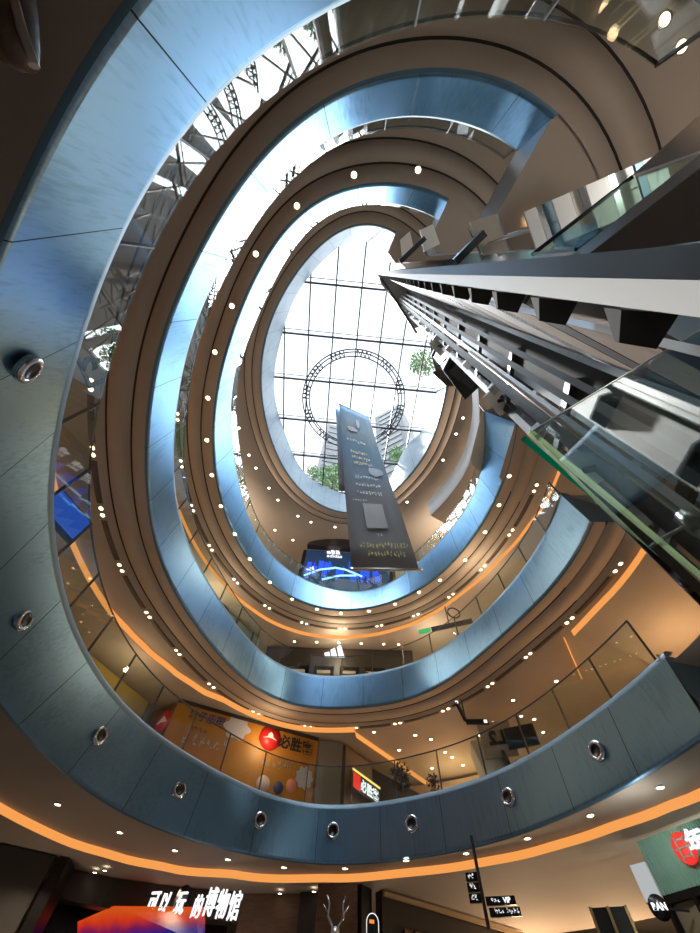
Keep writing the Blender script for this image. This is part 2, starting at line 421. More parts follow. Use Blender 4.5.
# linear air slots
def slots(l, ts, label, group, dd=1.5):
    z = LV[l][0]; first = None
    for a, c in zip(ts[:-1], ts[1:]):
        b = MB(); s = frange(a+1.9, c-1.9, 7)
        b.grid([[(*cur(l, t, 0, dd-.09), z-.004), (*cur(l, t, 0, dd-.09), z-.012), (*cur(l, t, 0, dd+.09), z-.012), (*cur(l, t, 0, dd+.09), z-.004)] for t in s], M_SLOT)
        tag(b.obj('air_slot'), label, 'air vent', group)
slots('B', slotB, 'long dark air slot between lamp pairs in the third ring soffit', 'air slots of the third ring')
slots('C', slotC, 'long dark air slot between lamp pairs in the second ring soffit', 'air slots of the second ring')

# ------------------------------------------------------------------- nozzles
nz = [(27,368,'first and largest'),(18,619,'second'),(88,740,'third'),(168,800,'fourth'),(255,832,'fifth'),(333,840,'sixth'),(416,833,'seventh'),(515,803,'eighth'),(612,757,'ninth')]
for px, py, nm in nz:
    p = W(px, py, 4.7); t = tang(p.x, p.y); a = Vector((*cur('D', t, .5, -.06), 6.3)); q = cur('D', t, .5, -1)
    nrm = Vector((q[0]-a.x, q[1]-a.y, 0)).normalized()
    root = thing('air_nozzle', 'chrome jet nozzle on the lowest blue fascia, %s counted from the upper left' % nm, 'air nozzle', a, 'jet nozzles')
    mt = frame((0,0,0), Vector((0,0,1)).cross(nrm), (0,0,1))
    for nme, prof, m in (('flange', [(.12,.0),(.20,-.08),(.205,.012),(.17,.032),(.135,.028),(.12,.0)], M_CHROME), ('throat', [(.128,.02),(.11,.03),(.10,.012),(.0,.01)], M_BLACK)):
        b = MB(); b.lathe(prof, m, n=28); o = b.obj(nme, root); o.data.transform(mt)

# ------------------------------------------------------------------ skylight
ZR = 26.2
def inside(x, y, m=.0):
    t = tang(x, y); q = cur('A', t, 1, .28+m)
    return math.hypot(x/6.3, (y-6.3)/9.) < math.hypot(q[0]/6.3, (q[1]-6.3)/9.)
xs = [-6.4, -4.9, -3.35, -1.8, -.25, 1.25, 2.7, 4.15, 5.6]; ys = [-2.2, .8, 3.8, 6.7, 9.6, 12.4, 15.4]
rot = lambda x, y: (x - .025*(y-6.3), y + .02*x)
for i in range(len(xs)-1):
    for j in range(len(ys)-1):
        b = MB(); g = .03
        b.prism([rot(x, y) for x, y in ((xs[i]+g, ys[j]+g), (xs[i+1]-g, ys[j]+g), (xs[i+1]-g, ys[j+1]-g), (xs[i]+g, ys[j+1]-g))], ZR+.10, ZR+.115, M_SKYG)
        b_ = b.obj('pane'); 
        if i == 0 and j == 0: panes = []
        panes.append(b_)
sky_root = bpy.data.objects.new('window_1', None); COL.objects.link(sky_root); struct(sky_root)
for o in panes: o.parent = sky_root; struct(o)
b = MB()
for x in xs: b.bar((*rot(x, -3.2), ZR+.05), (*rot(x, 16.5), ZR+.05), .08, .14, M_FRAME)
for y in ys:
    b.bar((*rot(-7, y), ZR+.02), (*rot(7, y), ZR+.02), .12, .18, M_FRAME)
    b.bar((*rot(-7, y-.28), ZR-.1), (*rot(7, y-.28), ZR-.1), .045, .045, M_FRAME)
o = struct(b.obj('window_frame', sky_root))
# ring truss hung under the glass
root = thing('ring_truss', 'round ladder truss hanging under the skylight grid', 'truss', (-.1, 7.85, 26.0))
b = MB(); n = 72
for r_, z in ((3.5, 0), (3.05, 0), (3.28, .25)):
    b.tube([(r_*cos(2*PI*k/n), r_*sin(2*PI*k/n), z) for k in range(n)], .042, M_FRAME, n=6, closed=True)
b.obj('chord', root)
for k in range(n):
    if k % 6 == 0: b = MB()
    a = 2*PI*k/n; a2 = a + 2*PI/n
    if k % 6 in (0, 1, 2, 3): b.tube([(3.5*cos(a), 3.5*sin(a), 0), (3.05*cos(a), 3.05*sin(a), 0)], .034, M_FRAME, n=5)
    if k % 6 in (0, 1, 2):
        b.tube([(3.5*cos(a), 3.5*sin(a), 0), (3.05*cos(a2), 3.05*sin(a2), 0)], .028, M_FRAME, n=5)
        b.tube([(3.5*cos(a), 3.5*sin(a), 0), (3.28*cos(a), 3.28*sin(a), .25)], .028, M_FRAME, n=5)
    if k % 6 == 5: b.obj('rung_bay', root)
for a in (.7, 2.3, 3.9, 5.5):
    b = MB(); b.tube([(3.28*cos(a), 3.28*sin(a), .25), (3.28*cos(a), 3.28*sin(a), .20)], .02, M_FRAME); b.obj('hanger', root)

# ---------------------------------------------- towers and trees over the roof
def tower(name, p, w, d, z0, z1, yaw, label, col, rows):
    root = thing(name, label, 'building', (p[0], p[1], z0)); root.rotation_euler.z = yaw
    m = mat(name + ' wall', col, rough=.8); g = mat(name + ' glazing', (.05, .06, .07), rough=.5)
    H = z1 - z0
    b = MB(); b.box((0, 0, H/2), (w, d, H), m); b.obj('wall', root)
    for k in range(rows):
        b = MB(); z = H*(k+.5)/rows
        b.box((0, -d/2-.05, z), (w*.72, .3, H/rows*.5), g); b.obj('window', root)
    b = MB(); b.box((0, 0, H+.6), (w*.5, d*.6, 1.2), m); b.obj('roof', root)
p = W(392, 432, 90); q = W(408, 452, 90)
tower('apartment_tower', (p.x+3, p.y+7), 9, 9, 27, 118, rad(-35), 'grey apartment tower seen through the skylight right of the banner', (.17, .19, .20), 26)
p = W(327, 465, 80)
tower('office_tower', (p.x, p.y+5), 6, 7, 27, 112, rad(8), 'pale hazy tower seen through the skylight left of the banner', (.25, .27, .29), 22)
M_LEAF = mat('leaves', (.16, .30, .10), rough=.7)
M_BARK = mat('bark', (.15, .11, .08), rough=.9)
def tree(p, s, label, seed):
    rnd = random.Random(seed)
    root = thing('roof_tree', label, 'tree', (p[0], p[1], 26.5), 'trees beside the skylight')
    b = MB(); b.tube([(0,0,0),(0.05,0,.5*s),(.0,.08,1.1*s)], [.07*s,.05*s,.03*s], M_BARK, n=6); b.obj('trunk', root)
    b = MB()
    for k in range(420):
        a = rnd.uniform(0, 2*PI); u = rnd.uniform(-1, 1); r_ = s*.85*rnd.random()**.4
        c = Vector((r_*math.sqrt(1-u*u)*cos(a), r_*math.sqrt(1-u*u)*sin(a), 1.2*s + r_*u*.9))
        n_ = Vector((rnd.gauss(0,1), rnd.gauss(0,1), rnd.gauss(0,1))).normalized(); t_ = n_.orthogonal().normalized(); w = n_.cross(t_)
        e = .13*s
        b.face([c - t_*e, c + w*e*.4, c + t_*e, c - w*e*.4], M_LEAF)
    b.obj('foliage', root)
tree(W(332, 486, 25.4), 1.5, 'leafy green tree beyond the lower edge of the skylight', 1)
tree(W(313, 477, 25.4), .9, 'thin twiggy tree at the lower left skylight edge', 2)
tree(W(424, 366, 25.4), 1.1, 'green tree peeping over the right edge of the skylight', 3)
tree(W(398, 458, 25.4), .9, 'low green tree below the grey apartment tower', 4)

# -------------------------------------------------------------------- banner
M_BAN = mat('banner print', (.06, .082, .125), rough=.9, spec=.1, noise=(.8, .75, (1, 1, .5)))
zt_, zb_ = EYE+22.7, EYE+8.5
tl, tr_ = W(339, 404, 22.7), W(369, 418.6, 22.7); bl_, br = W(351.4, 570, 8.5), W(418.6, 570, 8.5)
nt = M_BAN.node_tree; pb_ = nt.nodes['Principled BSDF']; src = pb_.inputs['Base Color'].links[0].from_socket
tc_ = nt.nodes.new('ShaderNodeTexCoord'); sx_ = nt.nodes.new('ShaderNodeSeparateXYZ'); rp_ = nt.nodes.new('ShaderNodeValToRGB'); mx_ = nt.nodes.new('ShaderNodeMixRGB'); mx_.inputs[0].default_value = .2
nt.links.new(tc_.outputs['Generated'], sx_.inputs[0]); nt.links.new(sx_.outputs[2], rp_.inputs[0])
e_ = rp_.color_ramp.elements; e_[0].color = (.36, .345, .35, 1); e_[1].color = (.30, .50, .76, 1)
for p_, c_ in ((.28, (.36, .365, .39, 1)), (.42, (.34, .44, .58, 1)), (.6, (.27, .46, .66, 1)), (.75, (.45, .56, .64, 1))):
    x_ = e_.new(p_); x_.color = c_
nt.links.new(rp_.outputs[0], mx_.inputs[1]); nt.links.new(src, mx_.inputs[2]); nt.links.new(mx_.outputs[0], pb_.inputs['Base Color'])
root = thing('hanging_banner', 'tall dark blue double sheet banner hanging in the middle of the atrium', 'banner', (bl_+br)/2)
off = -root.location
nrm = (tr_-tl).cross(bl_-tl).normalized()
if nrm.y > 0: nrm = -nrm
b = MB(); N = 16
def bp(u, v, d=0.): return tl.lerp(tr_, u).lerp(bl_.lerp(br, u), v) + nrm*(d + .05*sin(v*7+u*2)) + off
b.grid([[bp(u, v) for u in frange(0, 1, 5)] for v in frange(0, 1, N)], M_BAN); o = b.obj('front_sheet', root)
sm = o.modifiers.new('thick', 'SOLIDIFY'); sm.thickness = .01
b = MB(); b.grid([[bp(u, v, -.32) + Vector((-.10, 0, 0)) for u in frange(0, 1, 5)] for v in frange(0, .66, N)], M_BAN); o = b.obj('back_sheet', root)
sm = o.modifiers.new('thick', 'SOLIDIFY'); sm.thickness = .01
b = MB(); b.tube([bp(-.02, 1), bp(1.06, 1)], .05, M_STEEL); b.obj('bottom_bar', root)
b = MB(); b.tube([bp(-.02, 0), bp(1.02, 0)], .05, M_STEEL); b.obj('top_bar', root)
for u in (.05, .95):
    b = MB(); b.tube([bp(u, 0), Vector((bp(u, 0).x, bp(u, 0).y, ZR + off.z))], .012, M_FRAME); b.obj('cable', root)
M_NAVYP = mat('dark navy print', (.02, .03, .06), rough=.5); M_GOLD = mat('gold print', (.75, .62, .14), rough=.5); M_PALE = mat('pale print', (.62, .70, .78), rough=.5); M_PBLUE = mat('blue print', (.05, .13, .27), rough=.5); M_LBL = mat('light blue print', (.45, .68, .82), rough=.5)
def marks(u0, u1, v0, hgt, n, m, seed, name='printed_line'):
    rnd = random.Random(seed); b = MB(); w = (u1-u0)/n
    for k in range(n):
        for q in range(4):
            a = u0 + w*(k + rnd.uniform(.08, .5)); c = a + w*rnd.uniform(.12, .42); y0 = v0 + hgt*rnd.uniform(0, .6); y1 = y0 + hgt*rnd.uniform(.12, .4)
            b.face([bp(a, y0, .09), bp(c, y0, .09), bp(c, y1, .09), bp(a, y1, .09)], m)
    b.obj(name, root)
marks(.14, .92, .918, .024, 16, M_GOLD, 1); marks(.24, .84, .948, .022, 12, M_GOLD, 2)
for k, v in enumerate((.60, .645, .69)): marks(.22, .74, v, .022, 9, M_LBL if k == 0 else M_PALE, 5+k)
marks(.18, .62, .43, .03, 8, M_GOLD, 11); marks(.2, .66, .47, .028, 8, M_GOLD, 12); marks(.24, .68, .505, .03, 9, M_GOLD, 13)
marks(.12, .62, .34, .03, 7, M_GOLD, 14); marks(.1, .4, .735, .012, 6, M_PALE, 15); marks(.44, .56, .885, .014, 2, M_PALE, 16)
b = MB(); b.face([bp(u, v, .08) for u, v in ((.30, .755), (.66, .755), (.66, .865), (.30, .865))], mat('pale grey blank square', (.36, .36, .38), rough=.6)); b.obj('printed_square', root)
for u, v, ru, rv, m in ((.50, .17, .06, .045, M_NAVYP), (.72, .56, .16, .03, M_PBLUE), (.30, .25, .14, .02, M_NAVYP)):
    b = MB(); b.face([bp(u + ru*cos(k*PI/8)*(1+.15*sin(3*k)), v + rv*sin(k*PI/8)*(1+.2*cos(5*k)), .07) for k in range(16)], m); b.obj('printed_shape', root)

# --------------------------------------------------------- lift shaft and lobby
GTOP = 26.0
root = thing('steel_column', 'tall box column with a white face and a grey face rising beside the lift shaft', 'column', (.8, 0, 0))
o_ = Vector((-.8, 0, 0)); A_, B_, C_, D_ = (.75, .036), (.75, -.037), (.80, -.118), (.93, .045)
b = MB(); b.hull([Vector((*p, 0))+o_ for p in (A_, B_, (.93, -.037), D_)], [Vector((*p, 25.6))+o_ for p in (A_, B_, (.93, -.037), D_)], M_WHITE); b.obj('white_flange', root)
b = MB(); b.hull([Vector((*p, 0))+o_ for p in ((.752, -.0375), C_, (.95, -.118), (.93, -.0375))], [Vector((*p, 25.6))+o_ for p in ((.752, -.0375), C_, (.95, -.118), (.93, -.0375))], M_GREY); b.obj('grey_side', root)
pol = lambda az, r: (r*cos(az), r*sin(az))
# guide rails
for k, (az, r, m) in enumerate(((.50, 2.40, M_STEEL), (.545, 2.46, M_DSTEEL), (.43, 2.35, M_DSTEEL), (.565, 2.75, M_DSTEEL), (.36, 2.42, M_DSTEEL), (.60, 3.15, M_DSTEEL), (.135, 1.0, M_STEEL))):
    p = pol(az, r); b = MB(); w_ = .4 if k == 6 else 1.; b.box((0, 0, 12.4), (.05*w_, .07*w_, 24.8), m, az); b.box((.05*w_, .02*w_, 12.4), (.09*w_, .02*w_, 24.8), m, az)
    lab = ['bright steel guide rail nearest the white column side', 'dark steel guide rail beside the bright one', 'thin steel guide rail behind the dark beam', 'dark steel guide rail above the glass corner', 'dark steel rail against the cladding panels', 'outermost steel rail on the atrium edge of the shaft', 'slim bright steel rail between the column brackets and the cladding'][k]
    tag(b.obj('guide_rail', None, (*p, 0)), lab, 'guide rail', 'lift guide rails')
# dark vertical cable duct
b = MB(); q = [pol(.28, 2.55), pol(.42, 2.75), pol(.42, 2.9), pol(.28, 2.7)]
b.prism([(x-2.4, y-.8) for x, y in q], 0, 24.9, mat('matt charcoal duct', (.05, .052, .055), rough=.8, spec=.2)); tag(b.obj('cable_duct', None, (2.4, .8, 0)), 'broad dark vertical duct running up the middle of the lift shaft', 'duct')
b = MB(); q = [pol(.612, 3.3), pol(.645, 3.36), pol(.645, 3.48), pol(.612, 3.4)]
b.prism([(x-2.6, y-2.2) for x, y in q], 0, 24., M_DSTEEL); tag(b.obj('corner_stanchion', None, (2.6, 2.2, 0)), 'dark corner post of the lift shaft facing the ring galleries', 'post')
M_MATTD = mat('matt dark bracket', (.035, .034, .033), rough=.85, spec=.2)
# wall brackets up the column
for k in range(34):
    z = EYE + .62 + k*.58
    if z > 24.5: break
    b = MB(); y0 = .05
    b.hull([(.0, 0, 0), (.17, .0, 0), (.15, .10, 0), (.03, .09, 0)], [(.0, 0, .09), (.17, .0, .09), (.15, .10, .02), (.03, .09, .02)], M_MATTD)
    tag(b.obj('steel_bracket', None, (.76, .045, z)), 'dark steel bracket plate beside the white column, one of a tall stack', 'bracket', 'brackets on the white column')
for k in range(12):
    z = EYE + 2.4 + k*1.85
    root = thing('cross_beam', 'steel cross beam bolted between the lift guide rails', 'beam', (2.1, 1.15, z), 'cross beams of the lift shaft')
    b = MB(); b.bar(Vector((*pol(.36, 2.6), 0))-Vector((2.1, 1.15, 0)), Vector((*pol(.60, 3.1), 0))-Vector((2.1, 1.15, 0)), .07, .12, M_DSTEEL); b.obj('beam_body', root)
    for az, r in ((.5, 2.46), (.6, 2.8)):
        b = MB(); x, y = pol(az, r); b.box((x-2.1, y-1.15, .09), (.16, .12, .1), M_STEEL, az); b.obj('clamp', root)
# cladding wall between column and duct, storey by storey
Pa, Pb = Vector((1.02, .10, 0)), Vector((2.55, .66, 0)); dn = Vector((-(Pb-Pa).y, (Pb-Pa).x, 0)).normalized()
M_CL = [mat('taupe cladding', (.21, .165, .13), rough=.45), mat('grey glass cladding', (.46, .48, .50), rough=.2, metal=.4), mat('white cladding', (.36, .35, .34), rough=.4), mat('dark cladding', (.05, .05, .052), rough=.4)]
z = EYE + 1.7; k = 0; rnd = random.Random(3)
while z < 24:
    h_ = (.9, .45, .8, .35, 1.1)[k % 5]; m = M_CL[(0, 3, 0, 1, 2)[k % 5]]
    b = MB(); q = [Pa, Pb, Pb - dn*.06, Pa - dn*.06]; c = (Pa+Pb)/2
    b.hull([p - c for p in q], [p - c + Vector((0, 0, h_-.05)) for p in q], m)
    nm = ['taupe', 'narrow dark', 'taupe', 'grey glossy', 'mid grey'][k % 5]
    tag(b.obj('cladding_slab', None, (c.x, c.y, z)), '%s lift shaft cladding panel right of the white column' % nm, 'cladding panel', '%s cladding panels' % nm)
    z += h_; k += 1
M_SHW = mat('slate shaft wall', (.10, .145, .17), rough=.4)
# far side of the shaft: lobby wall closing the view
b = MB(); b.box((4.2, -.2, 12.4), (.15, 2.2, 24.8), M_SHW, .3); b.box((4.9, 1.2, 12.4), (.15, 2.4, 24.8), M_SHW, .15); struct(b.obj('wall_shaft'))
# head of the shaft
b = MB(); q = [(.70, -.05), (1.0, .55), (1.9, 1.35), (3.1, 2.75), (4.6, 2.2), (4.6, -.9)]
b.prism([(x-2.6, y-.8) for x, y in q], 25.0, 25.15, M_GREY)
b.obj('dummy') if False else None
tag(b.obj('top_plate', None, (2.6, .8, 0)), 'grey steel head plate closing the top of the lift shaft', 'shaft head')
b = MB(); b.bar((.75, 0, 24.9), (2.2, 1.6, 24.9), .12, .2, M_DSTEEL); tag(b.obj('diagonal_girder'), 'dark diagonal beam under the head plate of the lift shaft', 'beam')
b = MB(); b.bar((2.0, 1.4, 24.6), (3.3, 2.9, 24.6), .12, .2, M_DSTEEL); tag(b.obj('diagonal_girder'), 'dark beam at the shaft head beside the skylight', 'beam')
# lift car
q = [W(443, 370, 13.), W(452, 352, 13.), W(489, 378, 13.), W(465, 400, 13.)]
c = sum(q, Vector())/4; root = thing('lift_car', 'black lift car hanging high in the shaft near the skylight', 'lift car', c)
b = MB(); b.hull([p-c for p in q], [p-c+Vector((0,0,.25)) for p in q], M_BLACK); b.obj('car_floor', root)
b = MB(); b.hull([(p-c)*.92+Vector((0,0,.26)) for p in q], [(p-c)*.92+Vector((0,0,2.5)) for p in q], M_SHAFTG); b.obj('cabin', root)
b = MB(); b.hull([p-c+Vector((0,0,2.5)) for p in q], [p-c+Vector((0,0,2.7)) for p in q], M_DSTEEL); b.obj('car_roof', root)
for e in ((-.25, -.1), (.2, .15)):
    b = MB(); b.box((e[0], e[1], -.12), (.5, .3, .22), M_DSTEEL, .6); b.obj('buffer', root)
b = MB(); b.tube([(0,0,2.7), (0,0,24.9-c.z)], .03, M_DSTEEL); b.obj('rope', root)
# white lamp boxes between the rails
for k, (px, py) in enumerate(((501, 399), (588, 466), (440, 345))):
    p = W(px, py, (6.5, 3.2, 13.)[k]); s = (.34, .30, .4)[k]
    root = thing('square_reflector', ['white square panel between the rails under the black lift car', 'white square panel seen behind the corner of the glass', 'small white panel near the head of the shaft'][k], 'panel', p)
    b = MB(); b.box((0, 0, 0), (s*1.5, s*1.2, .04), M_WHITE, .7); b.obj('board', root)
    b = MB(); b.bar((-.2*s, .1*s, -.05), (.35*s, -.1*s, -.05), .05, .04, M_DSTEEL); b.obj('bracket_arm', root)

# glass lift enclosure beside the photographer
GH = 1.5
ga, gb, gc = W(530, 432, GH), W(700, 330, GH), W(700, 575, GH)
gb = ga + (gb-ga)*3.2; gc = ga + (gc-ga)*1.5
root = thing('lift_enclosure', 'frameless glass lift enclosure with a green edged corner beside the viewer', 'glass enclosure', (ga.x, ga.y, 0))
def pane(a, c, th, z0, z1, m, name):
    d = (c-a).normalized(); n_ = Vector((-d.y, d.x, 0))*th; q = [a, c, c+n_, a+n_]; r0 = Vector((ga.x, ga.y, 0))
    b = MB(); b.hull([Vector((p.x, p.y, z0))-r0 for p in q], [Vector((p.x, p.y, z1))-r0 for p in q], m); return b.obj(name, root)
pane(ga, gb, .006, .05, ga.z, M_SHAFTG, 'glass_panel')
pane(ga, gc, .012, .05, ga.z, M_SHAFTG, 'glass_panel')
r0 = Vector((ga.x, ga.y, 0))
b = MB(); b.bar(ga-r0, gc-r0, .03, .012, transl('polished pale edge', (.85, .90, .66))); b.obj('edge_strip', root)
b = MB(); b.bar(ga-r0+Vector((-.020,.030,-.004)), gc-r0+Vector((-.020,.030,-.004)), .024, .02, transl('deep green edge', (.01, .30, .22))); b.obj('glass_edge', root)
b = MB(); b.bar(ga-r0, gb-r0, .005, .006, M_STEEL); b.obj('edge_strip', root)
b = MB(); p = W(537, 437, GH-.0)-r0; b.lathe([(0,0),(.012,0),(.012,.01),(0,.01)], M_CHROME, c=p, n=12); b.obj('stud', root)
# clamps of the enclosure at the right edge
p = W(690, 520, 1.55)
root = thing('glass_clamp', 'grey steel clamp with a rod holding the glass lift enclosure', 'clamp', p)
b = MB(); b.bar((0, 0, 0), (.22, .10, .02), .10, .12, M_STEEL); b.obj('body', root)
b = MB(); b.lathe([(0,-.05),(.035,-.05),(.035,.05),(0,.05)], M_STEEL, n=16); b.obj('knuckle', root)
b = MB(); e = W(645, 548, 1.5)-p; b.tube([(0,.03,0), e], .009, M_STEEL); b.obj('rod', root)
b = MB(); e = W(470, 352, 3.4)-p; b.tube([(0,0,.03), e], .016, M_WHITE); b.obj('stay_cable', root)

# lobby slabs that reach in from the right at every level
def lobby(l, poly, h0, label_floor, th):
    b = MB(); z = EYE + h0 + .06
    b.prism(poly, z, z+.02, M_SOF if l != 'D' else M_SOFD); struct(b.obj('ceiling_lobby'))
    b = MB(); zt = LV[l][1] if l != 'D' else z+.42
    b.prism([(x+.0, y) for x, y in poly], z+.02, z+th, M_LILAC); struct(b.obj('trim_lobby'))
lobby('C', [(3.19, -2.73), (2.57, -1.24), (3.02, -.62), (12, -1.9), (12, -8), (3.9, -8)], 9., '', 1.55)
lobby('B', [(2.39, -2.14), (2.01, -1.08), (2.35, -.72), (12, -1.9), (12, -8), (3.0, -8)], 14., '', 1.85)
lobby('A', [(1.42, -2.0), (1.05, -.95), (1.5, -.55), (12, -1.9), (12, -8), (2.5, -8)], 21., '', 2.4)
lobby('D', [(2.05, -.27), (3.0, -1.2), (4.3, -2.3), (12, -8), (12, -1.6), (3.2, -.5)], 4., '', .35)
b = MB(); b.hull([(3.02, -1.22, 6.0), (3.6, -1.75, 6.0), (3.6, -1.65, 6.0), (3.1, -1.2, 6.0)], [(3.02, -1.22, 7.1), (3.6, -1.75, 7.4), (3.6, -1.65, 7.4), (3.1, -1.2, 7.1)], M_LILAC)
b.hull([(3.6, -1.75, 6.0), (5.2, -3.3, 6.0), (5.2, -3.2, 6.0), (3.6, -1.65, 6.0)], [(3.6, -1.75, 7.4), (5.2, -3.3, 8.2), (5.2, -3.2, 8.2), (3.6, -1.65, 7.4)], M_LILAC)
struct(b.obj('trim_lobby_parapet'))
# lobby back wall on the right and passage fascias
b = MB(); b.box((12, -5, 13.5), (.3, 7, 27), M_WALL); b.box((13.5, 4, 13.5), (.3, 12, 27), M_WALL)
struct(b.obj('wall_lobby'))
for l in 'DCB':
    zb, zt = LV[l]; t0 = RANGE[l][0]
    p = Vector(cur(l, t0, 0)); q = Vector(cur(l, t0, 1))
    b = MB(); e = Vector((7.5, 1.6))
    if l == 'D': e = (W(700, 663, 5.4) - W(657, 655, 5.4)).to_2d().normalized()*7.5
    b.grid([[(p.x, p.y, zb), (q.x, q.y, zt)], [(p.x+e.x, p.y+e.y, zb), (q.x+e.x, q.y+e.y, zt)]], M_COPE)
    b.face([(p.x, p.y, zb+.015), (p.x+e.x, p.y+e.y, zb+.015), (p.x+e.x, p.y+e.y+8, zb+.015), (p.x, p.y+2.5, zb+.015)], M_SOF)
    b.face([(q.x, q.y, zt-.1), (q.x+e.x, q.y+e.y, zt-.1), (q.x+e.x, q.y+e.y+8, zt-.1), (q.x, q.y+2.5, zt-.1)], M_GFLOOR)
    struct(b.obj('trim_passage'))
# lobby glass with slabs added for its bright reflections and sunlit patches
def lobby_rail(pts, z0, z1, label):
    root = thing('lobby_balustrade', label, 'balustrade', (*pts[0], z0)); o_ = -Vector(root.location)
    for a, c in zip(pts[:-1], pts[1:]):
        a = Vector(a); c = Vector(c); n_ = max(1, int((c-a).length/1.3))
        for k in range(n_):
            p, q = a.lerp(c, (k+.01)/n_), a.lerp(c, (k+.99)/n_); d = (q-p).normalized(); nn = Vector((-d.y, d.x))*.015
            b = MB(); b.hull([Vector((*v, z0))+o_ for v in (p, q, q+nn, p+nn)], [Vector((*v, z1))+o_ for v in (p, q, q+nn, p+nn)], M_GLASST); b.obj('glass_panel', root)
            b = MB(); b.bar(Vector((*p, z0))+o_, Vector((*p, z1))+o_, .03, .03, M_DSTEEL); b.obj('post', root)
    b = MB(); b.tube([Vector((*p, z1+.03))+o_ for p in pts], .025, M_DSTEEL); b.obj('handrail', root)
lobby_rail([(2.1, -.35), (3.02, -1.2)], 6.0, 7.05, 'glass lobby balustrade with dark handrail on the lowest lift lobby')
lobby_rail([(2.62, -1.24), (3.05, -.68), (5.5, -1.0)], 12.15, 13.15, 'glass lobby balustrade on the second lift lobby')
lobby_rail([(2.06, -1.08), (2.4, -.78), (5., -1.1)], 17.45, 18.45, 'glass lobby balustrade on the third lift lobby')
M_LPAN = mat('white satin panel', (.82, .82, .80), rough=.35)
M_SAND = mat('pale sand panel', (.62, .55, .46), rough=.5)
for (q, h_, m, lab) in (  # slabs added as the sunlit and bright patches under the lobby edges
    ([(470, 222), (496, 214), (509, 250), (484, 256)], 8.9, M_SAND, 'pale sand slab standing in for a sunlit patch under the edge of the second lift lobby'),
    ([(420, 230), (433, 224), (440, 244), (424, 252)], 13.9, M_LPAN, 'white slab standing in for a bright patch under the edge of the third lift lobby'),
    ([(400, 240), (410, 231), (414, 250), (402, 258)], 20.8, M_LPAN, 'white slab standing in for a bright patch under the edge of the topmost lobby')):
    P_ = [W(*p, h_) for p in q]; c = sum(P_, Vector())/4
    root = thing('bright_patch_slab', lab, 'panel', c)
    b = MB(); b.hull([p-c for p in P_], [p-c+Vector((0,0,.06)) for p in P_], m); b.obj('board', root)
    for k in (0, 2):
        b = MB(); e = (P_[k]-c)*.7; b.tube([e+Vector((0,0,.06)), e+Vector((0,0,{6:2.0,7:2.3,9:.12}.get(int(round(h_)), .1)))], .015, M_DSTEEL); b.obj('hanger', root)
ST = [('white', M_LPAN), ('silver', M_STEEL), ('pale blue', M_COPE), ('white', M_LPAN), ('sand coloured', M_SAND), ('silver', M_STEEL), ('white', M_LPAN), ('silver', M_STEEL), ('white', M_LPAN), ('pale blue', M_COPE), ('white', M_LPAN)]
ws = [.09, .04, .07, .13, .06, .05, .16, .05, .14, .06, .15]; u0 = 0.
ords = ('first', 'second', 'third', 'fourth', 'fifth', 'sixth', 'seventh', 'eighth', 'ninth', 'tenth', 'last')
for k, (nm, m) in enumerate(ST):  # slabs added in place of bright reflections in the lobby glass
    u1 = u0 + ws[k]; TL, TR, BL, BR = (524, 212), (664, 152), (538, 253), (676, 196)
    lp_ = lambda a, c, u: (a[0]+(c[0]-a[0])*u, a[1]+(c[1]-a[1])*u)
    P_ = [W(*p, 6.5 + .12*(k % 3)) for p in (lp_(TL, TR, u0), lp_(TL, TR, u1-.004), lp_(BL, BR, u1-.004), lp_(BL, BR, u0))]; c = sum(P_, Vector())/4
    root = thing('bright_patch_slab', '%s slab standing in for bright glass reflections over the lowest lift lobby, %s of the row counted from the column' % (nm, ords[k]), 'panel', c, 'reflection slabs of the lowest lift lobby')
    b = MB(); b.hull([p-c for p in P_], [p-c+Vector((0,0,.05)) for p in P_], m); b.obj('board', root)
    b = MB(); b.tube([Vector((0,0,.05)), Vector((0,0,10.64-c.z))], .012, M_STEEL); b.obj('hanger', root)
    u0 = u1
for (pa, pb, h_, lab) in (((455, 262), (484, 233), 8.6, 'dark steel beam crossing under the second lift lobby'), ((400, 262), (425, 238), 13.6, 'dark steel beam crossing under the third lift lobby')):
    u, v = W(*pa, h_), W(*pb, h_); b = MB(); b.bar(u, v, .14, .2, M_DSTEEL); tag(b.obj('cross_girder'), lab, 'beam')
downlights(dl_mesh(.09, M_LAMP), [W(664, 20, 8.98), W(681, 47, 8.98), W(532, 220, 8.98)], 'warm lamp in the brown ceiling of the second lift lobby, upper right', 'lift lobby downlights')
# upper half gallery on the right
b = MB(); ts = frange(-12, 40, 34); M_PALEG = mat('pale gallery fascia', (.80, .82, .86), rough=.5)
def ug(t): return .45 - .0145*max(0, t)
b.grid([[(*cur('B', t, 1, ug(t)+1.1), 19.62), (*cur('B', t, 1, ug(t)), 19.6), (*cur('B', t, 1, ug(t)-.02), 19.62), (*cur('B', t, 1, ug(t)), 21.1), (*cur('B', t, 1, ug(t)+.2), 21.1)] for t in ts], lambda i, j: M_SOF if j < 2 else M_PALEG)
struct(b.obj('trim_upper_gallery'))

